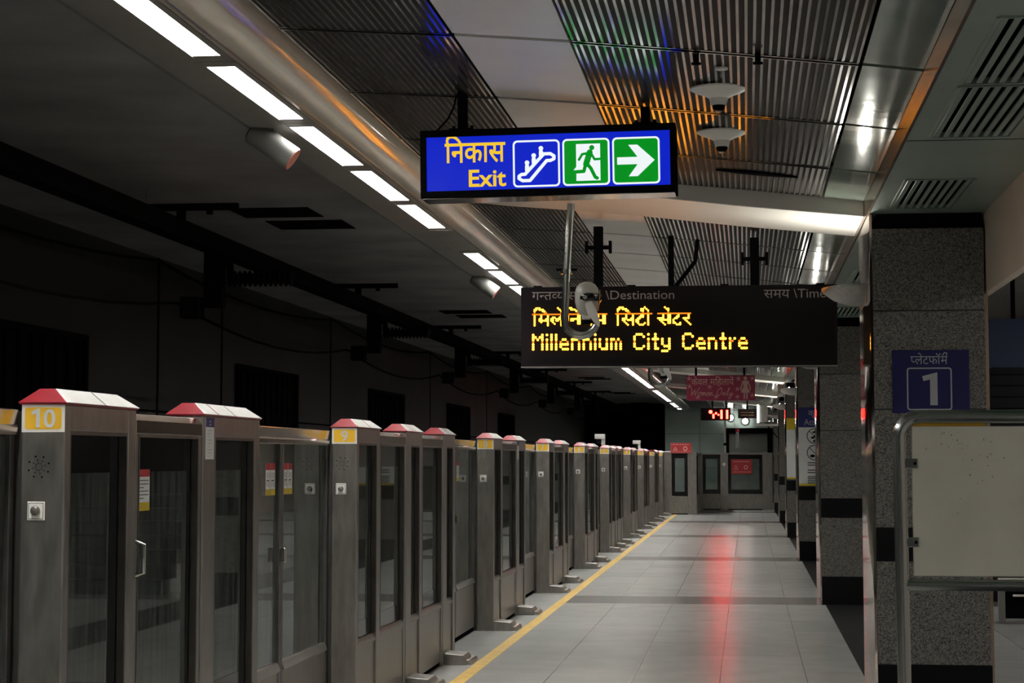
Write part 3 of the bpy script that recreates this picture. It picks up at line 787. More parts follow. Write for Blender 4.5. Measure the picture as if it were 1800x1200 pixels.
notice(-.47, .15, 60.68, 1.08, 1.52, 'red notice board fixed on the wide glass screen at the platform end')

# ------------------------------------------------------------------ exit sign
ex = thing('exit_sign', 'backlit blue and green exit sign hanging from the ceiling', 'sign', (-0.96, 9.65, 2.98), (0, math.radians(-0.75), 0))
W, Hh, D = 1.262, 0.338, 0.19
bz = MB()
bz.box(-W / 2, W / 2, .012, D, -Hh / 2, Hh / 2)
for (a, b, c, d) in ((-W / 2, W / 2, Hh / 2 - .034, Hh / 2), (-W / 2, W / 2, -Hh / 2, -Hh / 2 + .034), (-W / 2, -W / 2 + .030, -Hh / 2 + .034, Hh / 2 - .034), (W / 2 - .030, W / 2, -Hh / 2 + .034, Hh / 2 - .034)):
    bz.box(a, b, -.012, .012, c, d)
bz.build('housing', BLACK_M, ex, bevel=.003)
MB().box(-W / 2 + .01, W / 2 - .01, .0, D - .005, -Hh / 2 - .004, -Hh / 2).build('bottom_plate', MIRROR, ex)
SB = emit('lit_sign_blue', (0.003, 0.016, 0.56), 1.0); SG = emit('lit_sign_green', (0.0, 0.27, 0.012), 1.0)
SW = emit('lit_sign_white', (0.86, 0.92, 0.94), 1.0); SY = emit('lit_sign_yellow', (0.90, 0.56, 0.03), 1.0)
fc = MB().box(-W / 2 + .03, W / 2 - .03, .002, .012, -Hh / 2 + .034, Hh / 2 - .034).build('sign_face', SB, ex)
tx = MB()
put_text(tx, ['िनकास'], -.208, .006, .150, -.0005, width=.302, off=.014, align='r')
put_text(tx, ['Exit'], -.206, -.115, .118, -.0005, off=.02, align='r', width=.185)
tx.build('lettering', SY, fc)
S = .232
cells = [-.055, .190, .435]
def U(cx, u, v): return (cx + (u - .5) * S, -.010 + (v - .5) * S)   # u, v in 0..1, v upward
fr = MB()
for cx in cells: fr.ring(rrect(cx, -.010, S, S, .022), rrect(cx, -.010, S - .018, S - .018, .015), 0.0, .002)
fr.build('white_frame', SW, fc)
gr = MB()
for cx in cells[1:]: gr.flat(rrect(cx, -.010, S - .017, S - .017, .015), .0006, .0014)
gr.build('green_field', SG, fc)
cx = cells[0]; es = MB()
outer = [(.20, .205), (.17, .12), (.36, .12)]
es.stroke([U(cx, *p) for p in [(.19, .275), (.255, .275), (.66, .70), (.80, .70)]], .016, -.0005)
es.stroke([U(cx, *p) for p in [(.80, .70), (.875, .65), (.875, .59), (.80, .555), (.72, .555), (.36, .14), (.20, .14), (.125, .19), (.13, .24), (.19, .275)]], .016, -.0005)
for (u, v) in ((.30, .40), (.445, .55), (.60, .70)):
    es.disc(*U(cx, u, v + .12), .0115, -.0005)
    es.stroke([U(cx, u, v - .04 if u < .5 else v - .04), U(cx, u, v + .05)], .020, -.0005)
es.build('escalator_symbol', SW, fc)
cx = cells[1]; mn = MB()
mn.flat([U(cx, .29, .885), U(cx, .80, .885), U(cx, .80, .10), U(cx, .29, .10)], -.0002, .001)
mn.flat([U(cx, .17, .26), U(cx, .29, .40), U(cx, .29, .26)], -.0002, .001)
dw = mn.build('doorway_symbol', SW, fc)
rn = MB()
rn.disc(*U(cx, .625, .80), .0125, -.0014)
rn.stroke([U(cx, *p) for p in [(.58, .70), (.50, .45)]], .030, -.0014)
rn.stroke([U(cx, *p) for p in [(.58, .69), (.42, .665), (.35, .55)]], .012, -.0014)
rn.stroke([U(cx, *p) for p in [(.60, .69), (.68, .55), (.79, .555)]], .012, -.0014)
rn.stroke([U(cx, *p) for p in [(.52, .46), (.60, .36), (.69, .17), (.73, .15)]], .017, -.0014)
rn.stroke([U(cx, *p) for p in [(.49, .45), (.45, .30), (.22, .29), (.20, .25)]], .017, -.0014)
rn.build('running_figure', SG, dw)
cx = cells[2]; ar = MB()
ar.flat([U(cx, *p) for p in [(.10, .42), (.10, .575), (.53, .575), (.34, .835), (.53, .835), (.89, .50), (.53, .165), (.34, .165), (.53, .42)]], -.0008, .002)
ar.build('arrow', SW, fc)
for (x, top) in ((-.43, .365), (.48, .265)):
    b = MB().box(x - .022, x + .022, .06, .12, Hh / 2, top).build('hanger', BLACK_M, ex)
    MB().box(x - .06, x + .06, .02, .16, Hh / 2, Hh / 2 + .012).build('hanger_foot', BLACK_M, b)
    for q in (-.045, .045): MB().tube([(x + q, .09, Hh / 2 + .012), (x + q, .09, Hh / 2 + .035)], .008, 8).build('bolt', BLACK_M, b)
MB().tube([(-.46, .08, .355), (-.47, .07, .30), (-.50, .07, .24), (-.55, .08, .19), (-.57, .08, Hh / 2)], .005, 6).build('supply_cable', RUBBER, ex)

# ------------------------------------------------------------------ destination display
ds = thing('destination_display', 'large dark train destination display with orange lit lettering', 'display board', (-0.505, 14.9, 2.513))
W, Hh, D = 2.362, .606, .22
bx = MB().box(-W / 2, W / 2, 0, D, -Hh / 2, Hh / 2).build('housing', DARKSIGN, ds, bevel=.006)
MB().box(-W / 2, W / 2, -.004, .0, -Hh / 2 - .004, -Hh / 2 + .006).build('lower_lip', TROUGH, ds)
SCR = mat('display_window', (0.006, 0.005, 0.005), 0.0, 0.5, spec=0.15)
wn = MB().box(-W / 2 + .075, W / 2 - .03, -.003, 0, -Hh / 2 + .03, Hh / 2 - .115).build('display_window', SCR, ds)
hd = MB()
put_text(hd, ['ग', '~न', 'त', '~व', 'य', ' ', '~स', 'थान'], -W / 2 + .085, .205, .096, -.0025, width=.46)
put_text(hd, ['\\Destination'], -.54, .205, .096, -.0025, width=.515)
put_text(hd, ['समय', ' ', '\\Time'], W / 2 - .085, .205, .096, -.0025, width=.455, align='r')
hd.build('heading', SIGNTEXT, ds)
F5 = {'M': ['#...#', '##.##', '#.#.#', '#...#', '#...#', '#...#', '#...#'], 'i': ['#', '.', '#', '#', '#', '#', '#'], 'l': ['#', '#', '#', '#', '#', '#', '#'],
 'e': ['....', '....', '.##.', '#..#', '####', '#...', '.###'], 'n': ['....', '....', '###.', '#..#', '#..#', '#..#', '#..#'], 'u': ['....', '....', '#..#', '#..#', '#..#', '#..#', '.###'],
 'm': ['.....', '.....', '##.#.', '#.#.#', '#.#.#', '#.#.#', '#.#.#'], 'C': ['.###.', '#...#', '#....', '#....', '#....', '#...#', '.###.'], 't': ['.#.', '.#.', '###', '.#.', '.#.', '.#.', '.##'],
 'y': ['....', '....', '#..#', '#..#', '#..#', '.###', '...#', '###.'], 'r': ['...', '...', '#.#', '##.', '#..', '#..', '#..'], ' ': ['...'] * 7}
LEDC = emit('led_orange', (1.0, 0.33, 0.015), 14.0); LEDD = emit('led_orange_dim', (1.0, 0.26, 0.01), 1.2)
def dot(mb, x, z, rx, rz):
    mb.lathe([(1.0, 0), (.8, .6), (.3, .9)], (0, 0, 0), 'y', 6) if False else None
    i = len(mb.v); n = 6
    for k in range(n):
        a = 2 * PI * k / n; mb.v.append((x + rx * math.cos(a), -.004, z + rz * math.sin(a)))
    for k in range(n):
        a = 2 * PI * k / n; mb.v.append((x + .6 * rx * math.cos(a), -.011, z + .6 * rz * math.sin(a)))
    for k in range(n):
        j = (k + 1) % n; mb.f.append([i + k, i + j, i + n + j, i + n + k]); mb.m.append(0)
    mb.f.append([i + n + k for k in range(n)]); mb.m.append(0)
p = .01735
hot, dim = MB(), MB(); x = -W / 2 + .094; zt = -.060
words_x = []
for ch in 'Millennium City Centre':
    g = F5[ch]; wd = max(len(r) for r in g)
    for r, row in enumerate(g):
        for c, q in enumerate(row):
            if q == '#': dot(dim if r == 3 and ch not in 'y' else hot, x + c * p, zt - r * p * 1.03, p * .56, p * .56)
    x += (wd + 1) * p
hot.build('english_line', LEDC, wn); dim.build('fading_row', LEDD, wn)
H1 = """..###..........#......##.....................
.##.###.........#...##.###...................
.#....##.........#..#.....#..................
.#.....##........#..#......#.................
#############################################
.#...#...#.......#..##.....##...#..#..##..##.
.#...#...#..##..##..##.....##..##..#..##..##.
.#..##..##.##.####..##.######.##...#..##..##.
.#..######.##.##.#..##.##..##.##..##.#######.
.#...#...#..#....#..##.....##..#####..#...##.
.#.......#...#...#..##.....##......#......##.
.#.......#.......#.................#.........""".split()
H2 = """..###............#....
.##.###........##.#...
.#....##.......##..#..
.#.....##.......#..#..
######################
.#....#...#....##..#..
.#....#...#...###..#..
.#..###..##..##....#..
.#..##.####.##.....#..
.#...#....#.##.....#..
.#....#...#..#...#.#..
.#.....#..#...###..#..""".split()
H3 = """....#................
.....##..............
......#..............
......#..............
####################.
...#..##....#.....#..
...#..##...##.....#..
####..##..##...####..
.#######.#......#....
..#...##.#.......#...
...#..##.##..#....#..
....#......###.....#.""".split()
hot, dim = MB(), MB(); ph = .01265; zt = .142
for bmp, x0 in ((H1, -W / 2 + .092), (H2, -W / 2 + .720), (H3, -W / 2 + 1.035)):
    for r, row in enumerate(bmp):
        for c, q in enumerate(row):
            if q == '#': dot(dim if r in (3, 4) else hot, x0 + c * ph, zt - r * ph * .93, ph * .58, ph * .55)
hot.build('hindi_line', LEDC, wn); dim.build('fading_row', LEDD, wn)
for (x, z1) in ((-.60, .765), (.575, .665)):
    b = MB().box(x - .034, x + .034, .06, .14, Hh / 2, z1).build('hanger', BLACK_M, ds)
    MB().box(x - .10, x + .10, .07, .13, z1 - .17, z1 - .145).box(x - .10, x - .08, .06, .14, z1 - .20, z1 - .11).box(x + .08, x + .10, .06, .14, z1 - .20, z1 - .11).build('clamp', BLACK_M, b)
MB().box(-.072, -.030, .08, .13, Hh / 2, .69).build('stay', BLACK_M, ds)
MB().tube([(-.02, .10, Hh / 2), (.13, .10, Hh / 2 + .19), (.15, .10, .66)], .016, 8).build('brace', BLACK_M, ds)
for x in (-1.06, -.35, .35, 1.06): MB().box(x - .03, x + .03, .05, .15, Hh / 2, Hh / 2 + .014).build('lifting_tab', BLACK_M, ds)

CAMHEAD = mat('camera_head_grey', (0.36, 0.355, 0.32), 0.0, 0.35)
# ------------------------------------------------------------------ camera on a hooked pole (and its neighbour further on)
def cctv(px, py, label):
    t = thing('pole_camera', label, 'security camera', (px, py, 0), group='cameras on hooked poles')
    top = 3.226
    path = [(0, 0, top), (-.025, 0, 2.80), (-.045, 0, 2.46)]
    for k in range(1, 11):
        a = PI + k * PI / 11
        path.append((.062 + .107 * math.cos(a) - .0, 0, 2.44 + .10 * math.sin(a)))
    MB().tube(path, .0265, 12).build('hooked_pole', TUBE, t, smooth=True)
    MB().tube([(-.031, 0, 2.755), (-.032, 0, 2.785)], .042, 14).build('pole_collar', TUBE, t)
    MB().box(-.10, .04, -.012, .012, 2.775, 2.790).build('clamp_bar', BLACK_M, t)
    MB().tube([(.105, -.0, 2.42), (.10, -.0, 2.50)], .04, 12).build('neck', BLACK_M, t)
    hd = MB(); hd.lathe([(.03, -.135), (.062, -.10), (.080, -.03), (.082, .02), (.074, .06), (.055, .088), (.025, .102)], (.105, 0, 2.595), 'z', 20, sy=1.25)
    h = hd.build('camera_head', CAMHEAD, t, smooth=True)
    MB().lathe([(.0815, -.012), (.086, .0), (.086, .03), (.081, .04)], (.118, -.004, 2.578), 'z', 20, sy=1.22).build('dark_window', BLACK, h, smooth=True)
    MB().lathe([(.014, 0), (.014, .02), (.010, .026)], (.10, -.098, 2.588), 'y', 12).build('lens', STEEL, h)
    MB().box(.085, .125, -.088, -.080, 2.625, 2.634).build('maker_plate', INK, h)
    MB().box(.075, .13, -.05, .02, 2.445, 2.50).build('pan_base', HOUSING, t, bevel=.006)
    tl = MB(); pts = [(.120, 2.575), (.132, 2.53), (.150, 2.48), (.175, 2.43), (.190, 2.395)]; ww = [.02, .03, .034, .022, .004]
    for a in range(4):
        (x0, z0), (x1, z1) = pts[a], pts[a + 1]; w0, w1 = ww[a], ww[a + 1]
        tl.hexa([(x0 - w0, -.095, z0), (x0 + w0, -.095, z0), (x0 + w0, -.085, z0), (x0 - w0, -.085, z0), (x1 - w1, -.095, z1), (x1 + w1, -.095, z1), (x1 + w1, -.085, z1), (x1 - w1, -.085, z1)])
    tl.build('hanging_cover', HOUSING, t)
    MB().tube([(.195, -.06, 2.64), (.19, -.06, 2.56), (.18, -.06, 2.50)], .006, 6).build('cable', BRONZE, t)
cctv(-1.155, 13.2, 'grey camera on a hooked steel pole in front of the destination display')
cctv(-1.02, 22.25, 'camera hook on a steel pole hanging behind the destination display')

# ------------------------------------------------------------------ women only board
wo = thing('women_only_sign', 'maroon women only board with pale print hanging from the ceiling', 'sign', (-.4445, 35.0, 2.765))
W, Hh = 1.19, .44
MB().box(-W / 2, W / 2, 0, .10, -Hh / 2, Hh / 2).build('board', MAROON, wo, bevel=.006)
pr = MB()
put_text(pr, ['केवल', ' ', 'म', 'िहलायें'], -W / 2 + .085, .05, .165, -.003, width=.74, off=.006)
# handwritten words drawn as strokes
def script(mb, x, z, s, letters, w):
    G = {'W': ([[(0, 1), (.12, .05), (.42, .75), (.50, .05), (.95, 1.05)]], .85), 'o': ([[(.2, .45), (.03, .3), (.05, .08), (.2, 0), (.35, .12), (.35, .36), (.2, .45), (.5, .38)]], .5),
         'm': ([[(0, .4), (.06, 0), (.1, .32), (.22, .42), (.26, .02), (.3, .32), (.42, .42), (.46, .05), (.6, .05)]], .58), 'e': ([[(.02, .2), (.3, .28), (.24, .44), (.08, .36), (.04, .1), (.2, 0), (.42, .12)]], .42),
         'n': ([[(0, .4), (.05, 0), (.1, .3), (.24, .42), (.28, .04), (.42, .08)]], .46), 'O': ([[(.4, 1.0), (.1, .7), (.05, .25), (.25, 0), (.52, .15), (.62, .6), (.5, .95), (.34, .95), (.4, .8)]], .76),
         'l': ([[(0, .1), (.22, .6), (.28, .95), (.18, .98), (.1, .5), (.12, .04), (.3, .06)]], .34), 'y': ([[(.02, .4), (.06, .1), (.2, .06), (.34, .4), (.3, -.2), (.12, -.45), (.02, -.3), (.2, -.05), (.5, .2)]], .5), ' ': ([], .38)}
    for ch in letters:
        st, adv = G[ch]
        for q in st: mb.stroke([(x + a * s + .18 * b * s, z + b * s) for a, b in q], w, -.003)
        x += adv * s
    return x
script(pr, -W / 2 + .07, -.135, .140, 'Women Only', .0105)
def star(mb, x, z, r):
    for k in range(5):
        a = PI / 2 + 2 * PI * k / 5
        mb.stroke([(x, z), (x + r * math.cos(a), z + r * math.sin(a))], .012, -.003)
for (x, z) in ((-.55, .165), (-.545, .03), (-.40, -.165), (-.19, .02), (-.08, -.155), (.31, .16), (.29, -.02), (.29, -.155), (.55, .165), (.545, -.13)): star(pr, x, z, .038)
cx = .43
pr.disc(cx, .165, .032, -.003)
pr.flat([(cx - .045, .125), (cx + .045, .125), (cx + .035, .02), (cx + .082, -.085), (cx - .082, -.085), (cx - .035, .02)], -.003)
for sg in (-1, 1):
    pr.stroke([(cx + sg * .045, .112), (cx + sg * .085, -.02), (cx + sg * .078, -.035)], .022, -.003)
    pr.stroke([(cx + sg * .022, -.085), (cx + sg * .022, -.185)], .028, -.003)
pr.build('print', PINK, wo)
for x in (-.43, .41): MB().box(x - .02, x + .02, .03, .07, Hh / 2, zc(-.44 + x) - 2.765 + .005).build('hanger', BLACK_M, wo)

# ------------------------------------------------------------------ red digital clock and small things at the far end
ck = thing('digital_clock', 'red lit digital clock hanging from the ceiling', 'clock', (-.766, 50.0, 2.645))
MB().box(-.37, .37, 0, .12, -.155, .155).build('housing', BLACK_M, ck, bevel=.006)
RL = emit('led_red', (1.0, 0.010, 0.006), 75.0)
dg = MB()
def bar(x, z0, z1, w=.045): dg.box(x - w / 2, x + w / 2, -.012, 0, z0, z1)
bar(.385 - .37 + .34 - .33, 0, 0) if False else None
dg.disc(-.125, .055, .045, -.012, .012); bar(-.055, -.11, .005); dg.disc(.01, .02, .026, -.012, .012); dg.disc(.07, -.02, .022, -.012, .012)
bar(.145, -.12, .10, .052); bar(.285, -.12, .10, .052)
dg.build('lit_digits', RL, ck)
MB().box(-.10, -.06, .04, .08, .155, zc(-.846) - 2.645 + .004).build('hanger', BLACK_M, ck)
MB().box(.24, .28, .04, .08, .155, zc(-.506) - 2.645 + .004).build('hanger', BLACK_M, ck)
hs = thing('hanging_board', 'dim brown sign board hanging beside the digital clock', 'sign', (.02, 52.0, 2.70))
MB().box(-.24, .24, 0, .08, -.12, .12).build('board', mat('brown_board', (0.05, 0.02, 0.015), 0, .5), hs)
MB().box(-.17, .17, -.004, 0, -.05, -.03).box(-.17, .17, -.004, 0, .02, .035).build('print', BRONZE, hs)
MB().box(-.02, .02, .02, .06, .12, zc(.02) - 2.70 + .004).build('hanger', BLACK_M, hs)
BULB = emit('bulkhead_glow', (1.0, 0.98, 0.9), 25.0)
for (x, z, w) in ((-.565, 2.985, 'left'), (-.05, 2.86, 'right')):
    t = thing('bulkhead_lamp', 'bright round lamp on the end wall, the %s one of two' % ('higher' if w == 'left' else 'lower'), 'wall lamp', (x, 71.0, z), group='round lamps on the end wall')
    MB().lathe([(.13, 0), (.13, .04), (.10, .05)], (0, 0, 0), 'y', 18).build('base', STEEL, t)
    MB().lathe([(.10, .05), (.10, .09), (.07, .13), (.03, .15)], (0, 0, 0), 'y', 18).build('globe', BULB, t, smooth=True)
pl = thing('slim_pole', 'thin pale vertical pole standing before the end wall', 'pole', (-.66, 61.6, 0))
MB().tube([(0, 0, 0), (0, 0, 2.74)], .034, 10).build('shaft', PLATE_W, pl)
MB().tube([(0, 0, 1.94), (0, 0, 2.02)], .05, 10).build('collar', BLACK_M, pl)
MB().lathe([(.10, 0), (.10, .02), (.04, .03)], (0, 0, 0), 'z', 12).build('base', STEEL, pl)
tb = thing('emergency_torch', 'white tube with a red cap mounted on the end wall', 'lamp', (-.33, 71.0, 2.22))
MB().tube([(0, -.05, -.30), (0, -.05, .27)], .055, 12).build('tube', STICK_W, tb)
MB().tube([(0, -.05, .27), (0, -.05, .36)], .065, 12).build('red_cap', STICK_R, tb)
MB().box(-.03, .03, -.03, 0, -.1, .1).build('bracket', BLACK_M, tb)
mo = thing('platform_monitor', 'white framed monitor box on a bracket beside the fifth column', 'monitor', (.50, 48.62, 2.42))
MB().box(-.25, -.20, -.15, .15, -.02, .42).build('frame_edge_glow', emit('white_frame_glow', (.95, 1.0, .97), 2.2), mo)  # white painted frame edge, its brightness added as emission
MB().box(-.20, .0, -.12, .12, .0, .40).build('screen_case', HOUSING, mo, bevel=.01)
MB().box(-.27, .24, -.18, .18, -.10, -.05).build('shelf', PLATE_W, mo)
MB().box(-.0, .252, -.04, .04, .16, .22).build('arm', STEEL, mo)
MB().tube([(.0, 0, -.10), (.12, 0, -.24), (.25, 0, -.38)], .012, 8).build('strut', BLACK_M, mo)

# posters on the third and fourth columns
def poster(k, x0, x1, z0, z1, head, label, wide):
    yc = COLY[k]
    t = thing('notice_poster', label, 'poster', (0, yc - .010, 0))
    b = MB().box(x0, x1, -.014, 0, z0, z1).build('sheet', STICK_W, t)
    h = MB().box(x0, x1, -.016, -.014, z1 - head[1], z1).build('header', head[0], t)
    MB().box(x0, x1, -.017, -.014, z0, z0 + .03).build('footer_strip', STICK_Y, t)
    pr = MB()
    if wide:
        put_text(pr, ['Attention'], x0 + .085, z1 - .265, .13, -.018, width=.44)
        put_text(pr, ['कृपया'], x0 + .145, z1 - .125, .12, -.018, width=.28)
        pr.build('heading', PLATTEXT, t)
        ic = MB()
        for zz in (z1 - .43, z1 - .68):
            o = [(x0 + .235 + .115 * math.cos(2 * PI * q / 28), zz + .115 * math.sin(2 * PI * q / 28)) for q in range(28)]
            i = [(x0 + .235 + .101 * math.cos(2 * PI * q / 28), zz + .101 * math.sin(2 * PI * q / 28)) for q in range(28)]
            ic.ring(o, i, -.017); ic.stroke([(x0 + .158, zz + .077), (x0 + .312, zz - .077)], .012, -.017)
        ic.build('prohibition_ring', STICK_R if False else INK, t)
        g = MB(); zz = z1 - .43
        g.stroke([(x0 + .22, zz + .055), (x0 + .265, zz + .068), (x0 + .27, zz + .025), (x0 + .215, zz - .03), (x0 + .195, zz - .022)], .026, -.018)
        g.disc(x0 + .235, zz - .075, .018, -.018)
        zz = z1 - .68
        g.disc(x0 + .205, zz - .05, .038, -.018, rz=.022); g.box(x0 + .25, x0 + .31, -.018, -.016, zz - .05, zz + .045)
        g.build('icon', BLACK_M, t)
        ln = MB(); z = z1 - .84
        for q, gap in enumerate((.035, .075, .035, .065, .03, .03, .03, .05, .03)):
            ln.box(x0 + .13, x0 + .50 - .03 * (q % 3), -.017, -.014, z, z + .016); z -= gap
        ln.build('small_print', INK, t)
    else:
        ln = MB()
        for q in range(3): ln.box(x0 + .15, x0 + .5 - .05 * q, -.018, -.016, z1 - .08 - .05 * q, z1 - .065 - .05 * q)
        ln.box(x0 + .35, x0 + .5, -.017, -.014, z0 + .10, z0 + .115)
        ln.build('small_print', INK, t)
poster(3, .775, 1.42, 1.125, 2.30, (STICK_B, .30), 'white notice poster with a blue header on the third column of the row', True)
poster(4, .772, 1.42, 1.14, 2.32, (STICK_Y, .22), 'white notice poster with a yellow header on the fourth column of the row', False)

# platform number sign on the nearest column
ps = thing('platform_sign', 'navy platform number one sign on the nearest column', 'sign', (1.111, 12.28, 1.990))
MB().box(-.229, .229, -.012, 0, -.190, .190).build('plate', NAVY, ps, bevel=.002)
pr = MB()
put_text(pr, ['~प', 'ले', 'टफॉ', 'म'], -.010, .105, .076, -.0135, width=.222, align='c')
pr.stroke([(.070, .158), (.082, .174), (.096, .172), (.094, .158)], .006, -.0135)
pr.ring(rrect(-.010, -.045, .268, .258, .018), rrect(-.010, -.045, .252, .242, .012), -.0135, .0015)
pr.flat([(.034, .054), (-.052, .032), (-.046, .002), (-.006, .012), (-.006, -.144), (.038, -.144), (.038, .054)], -.0135)
pr.build('print', PLATTEXT, ps)

# ------------------------------------------------------------------ tube barrier with board in the right foreground
br = thing('tube_barrier', 'tubular steel barrier holding a weathered cream board', 'barrier', (.552, 7.4, 0))
R_ = .0245
path = [(0.012, 0, 0), (.008, 0, .6), (.004, 0, 1.2), (0, 0, 1.60)]
for k in range(1, 9):
    a = PI - k * (PI / 2) / 8
    path.append((.075 + .075 * math.cos(a), 0, 1.60 + .075 * math.sin(a)))
path += [(1.525, 0, 1.675)]
for k in range(1, 9):
    a = PI / 2 - k * (PI / 2) / 8
    path.append((1.525 + .075 * math.cos(a), 0, 1.60 + .075 * math.sin(a)))
path += [(1.60, 0, 0)]
MB().tube(path, R_, 16).build('hoop_tube', TUBE, br, smooth=True)
MB().tube([(.006, 0, 1.066), (1.60, 0, 1.066)], .0205, 16).build('lower_rail', TUBE, br, smooth=True)
bd = MB().box(.045, 1.56, -.006, .006, 1.098, 1.640).build('board', CREAM, br, bevel=.003)
MB().box(.05, .31, .010, .018, 1.60, 1.652).build('backing_strip', AMBER, br)
for z in (1.505, 1.22):
    c = MB().box(.02, .066, -.012, -.006, z - .018, z + .018).build('fixing_clip', TUBE, br, bevel=.006)
    MB().lathe([(.006, 0), (.006, .003), (.003, .005)], (.055, -.012, z), 'y', 10).build('screw', BLACK_M, c)
for x in (.012, 1.60): MB().lathe([(.07, 0), (.07, .008), (.03, .014)], (x, 0, 0), 'z', 18).build('base_flange', TUBE, br)
st = MB()
for q in range(22):
    x = random.gauss(.30, .05); z = random.gauss(1.50, .07)
    st.disc(x, z, random.uniform(.001, .004), -.0066, .0006, 0, 7, random.uniform(.001, .005))
for q in range(14): st.disc(random.gauss(.16, .05), random.uniform(1.55, 1.62), random.uniform(.001, .004), -.0066, .0006, 0, 7)
st.build('grime', mat('grime_stain', (0.30, 0.285, 0.24), 0, .8), bd)

# bench and stair behind the columns on the right
bn = thing('steel_bench', 'low steel bench on the platform behind the tube barrier', 'bench', (2.30, 19.05, 0))
MB().box(0, 2.2, -.02, .42, .40, .43).build('seat', MIRROR, bn, bevel=.008)
MB().box(.14, 2.2, .0, .03, .25, .27).build('stretcher', MIRROR, bn)
for x in (.04, 1.1, 2.14):
    MB().box(x - .03, x + .03, .0, .06, 0, .40).build('leg', TROUGH, bn)
MB().box(.08, 2.2, .36, .39, .02, .38).build('back_panel', BLACK_M, bn)
stair = sroot('stairs', 'dark staircase rising beyond the columns', 'stairs')
for k in range(22):
    MB().box(2.0, 5.0, 22.0 + .30 * k, 22.32 + .30 * k, .155 * k, .155 * (k + 1)).build('step', BLACKSTONE, stair)
    MB().box(2.0, 5.0, 21.992 + .30 * k, 22.03 + .30 * k, .155 * (k + 1) - .012, .155 * (k + 1) + .002).build('nosing', BLACK_M, stair)
hb = thing('blue_sign', 'dark blue sign hanging over the staircase', 'sign', (2.62, 20.0, 2.72))
MB().box(-.33, .33, 0, .08, -.30, .18).build('board', mat('dark_blue_board', (0.012, 0.03, 0.09), 0, .4), hb)
MB().box(-.02, .02, .02, .06, .18, .58).build('hanger', BLACK_M, hb)

# ------------------------------------------------------------------ ceiling fittings
for (y, lab) in ((9.13, 'nearer round flared ceiling disc with a hanging stem'), (10.36, 'farther round flared ceiling disc with a hanging stem')):
    z = zc(-.115) - .006
    t = thing('ceiling_disc', lab, 'ceiling fitting', (-.115, y, z), group='flared discs on the ribbed ceiling')
    MB().lathe([(.132, 0.002), (.131, -.005), (.108, -.017), (.070, -.030), (.044, -.045), (.035, -.078)], (0, 0, 0), 'z', 32).build('flare', PLATE_W, t, smooth=True)
    MB().lathe([(.030, -.078), (.028, -.094), (.012, -.104)], (0, 0, 0), 'z', 18).build('stem', BLACK_M, t)
    MB().lathe([(.02, -.102), (.02, -.107), (.004, -.112)], (0, 0, 0), 'z', 12).build('tip', BRONZE, t)
z = zc(-.1) - .006
t = thing('ceiling_hook', 'small round plate with a hook on the ribbed ceiling', 'ceiling fitting', (-.096, 8.64, z))
MB().lathe([(.03, 0.002), (.028, -.006), (.006, -.012)], (0, 0, 0), 'z', 16).build('plate', PLATE_W, t)
MB().tube([(0, 0, -.01), (0, -.01, -.03), (0, .0, -.04)], .004, 6).build('hook', STEEL, t)
for (x, y) in ((-.20, 8.40), (.06, 8.28)):
    t = thing('black_clip', 'small black clip on the ribbed ceiling, %s' % ('beside the hook plate' if x < 0 else 'away from the hook plate on the right'), 'ceiling fitting', (x, y, zc(x) - .006), group='black clips on the ceiling')
    MB().box(-.012, .012, -.02, .02, -.03, .003).build('clip_body', BLACK_M, t)
    MB().box(-.02, .02, -.006, .006, -.04, -.03).build('clip_tongue', BLACK_M, t)

def speaker(x, y, z, label):
    t = thing('projector_speaker', label, 'loudspeaker', (x, y, z), group='cylinder speakers under the trough')
    d = Vector((.74, .05, -.52)).normalized()
    a = -d * .13; b = d * .13
    MB().tube([a, b], .066, 20).build('barrel', mat('speaker_grey', (0.13, 0.128, 0.118), 0, .6), t, smooth=True)
    MB().tube([b, b + d * .004], .062, 20).build('grille', mat('pink_speaker_grille', (0.62, 0.2, 0.16), 0, .5), t)
    MB().tube([a * .98 - d * .012, a], .05, 16).build('rear_cap', BLACK_M, t)
    MB().tube([(-.01, 0, .04), (-.01, 0, 3.252 - z)], .012, 8).build('mount', BLACK_M, t)
speaker(-2.46, 10.15, 3.165, 'grey cylinder speaker with a pink face hanging beside the lamp trough')
speaker(-2.46, 18.7, 3.17, 'smaller looking cylinder speaker farther along beside the lamp trough')

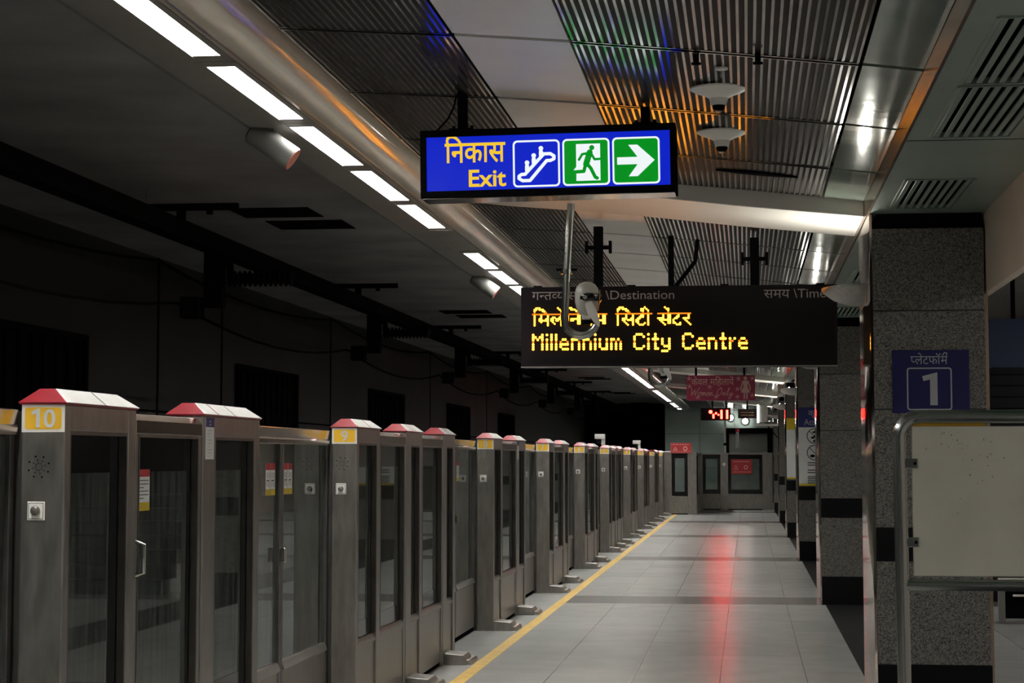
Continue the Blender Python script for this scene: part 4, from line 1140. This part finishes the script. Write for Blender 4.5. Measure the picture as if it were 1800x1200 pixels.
# ------------------------------------------------------------------ overhead line
oc = tag(MB().prism([(-4.12, 3.10), (-3.98, 3.10), (-3.995, 3.235), (-4.105, 3.235)], 'y', Y0, 66).build('conductor_rail', BLACK_M), 'long black overhead conductor rail above the track', 'overhead rail')
SUP = [8.25 + 6.62 * k for k in range(8)]
for k, y in enumerate(SUP):
    t = thing('rail_support', 'black overhead rail support with ribbed insulator, %s of the row' % ORD[k + 1], 'rail support', (-4.05, y, 0), group='overhead rail supports')
    MB().box(-.075, .075, -.05, .05, 2.68, 3.099).build('drop_post', RUBBER, t, bevel=.004)
    ins = MB(); pts = []
    prof = []
    for q in range(13):
        prof += [(.035, .10 + q * .04), (.062, .113 + q * .04), (.062, .123 + q * .04), (.035, .136 + q * .04)]
    ins.lathe(prof, (.0, 0, 2.90), 'x', 14); ins.build('insulator', RUBBER, t)
    MB().tube([(.08, 0, 3.06), (.12, 0, 3.0), (.12, 0, 2.90)], .03, 8).build('insulator_arm', RUBBER, t)
    MB().box(-.25, -.10, -.08, .08, 2.60, 2.76).build('weight_box', RUBBER, t, bevel=.005)
    MB().box(-.30, .42, -.96, -.90, 3.315, 3.362).build('cross_arm', BLACK_M, t)
    MB().tube([(-.26, -.93, 3.36), (-.26, -.93, 3.50)], .005, 8).build('arm_hanger', CONC, t)
    MB().box(-.03, .03, -.95, -.91, 3.236, 3.316).build('arm_clip', BLACK_M, t)
    MB().box(.19, .23, -.95, -.91, 3.285, 3.316).build('arm_lug', BLACK_M, t)
for (zz, xx, sag, nm) in ((2.72, -4.35, .16, 'lower'), (3.05, -4.5, .12, 'upper')):
    path = []
    for k in range(len(SUP) - 1):
        for q in range(8):
            u = q / 8; path.append((xx, SUP[k] + u * 6.62, zz - sag * 4 * u * (1 - u)))
    path = [(xx, Y0 + .1, zz - .05)] + path
    tag(MB().tube(path, .012, 6).build('sagging_cable', RUBBER), 'the %s black cable sagging between the overhead rail supports' % nm, 'cable', 'cables along the overhead line')

# barred grilles in the tunnel wall
for k, (a, b) in enumerate(((13.9, 16.76), (22.07, 24.99), (30.06, 33.0), (38.1, 41.0), (46.1, 49.0))):
    t = thing('wall_grille', 'dark barred grille in the tunnel wall, %s from the near end' % ORD[k + 1].replace('nearest', 'first'), 'grille', (-5.75, (a + b) / 2, 0), group='barred grilles in the tunnel wall')
    h = (b - a) / 2
    MB().box(.002, .012, -h, h, -.6, 2.54).build('recess_shade', BLACK_M, t)  # flat black sheet on the wall stands for the niche's shade
    MB().box(.0, .05, -h - .06, -h, -.6, 2.60).box(.0, .05, h, h + .06, -.6, 2.60).box(.0, .05, -h, h, 2.54, 2.60).build('grille_frame', BLACK_M, t)
    for q in range(10):
        y = -h + (q + .5) * 2 * h / 10
        MB().tube([(.03, y, -.6), (.03, y, 2.54)], .014, 6).build('bar', BLACK_M, t)
yp = thing('yellow_plate', 'yellow plate on the tunnel wall seen through the glass', 'sign', (-5.75, 19.5, .56))
MB().box(0.002, .02, -.65, .65, -.06, .06).build('plate', STICK_Y, yp)
# dark split where a ribbed panel has sagged beside the first beam
t = thing('panel_gap', 'long dark split in the ribbed ceiling before the nearest beam', 'ceiling gap', (-.05, 11.75, 0))
mb = MB()
for k in range(12):
    x0 = -.12 + .48 * k / 12; x1 = x0 + .04
    w0 = .05 * math.sin(PI * k / 12) + .004; w1 = .05 * math.sin(PI * (k + 1) / 12) + .004
    za, zb = zc(x0 - .05) - .012, zc(x1 - .05) - .012
    mb.hexa([(x0, -w0, za), (x1, -w1, zb), (x1, w1, zb), (x0, w0, za), (x0, -w0, za + .01), (x1, -w1, zb + .01), (x1, w1, zb + .01), (x0, w0, za + .01)])
mb.build('sagging_edge', BLACK_M, t)
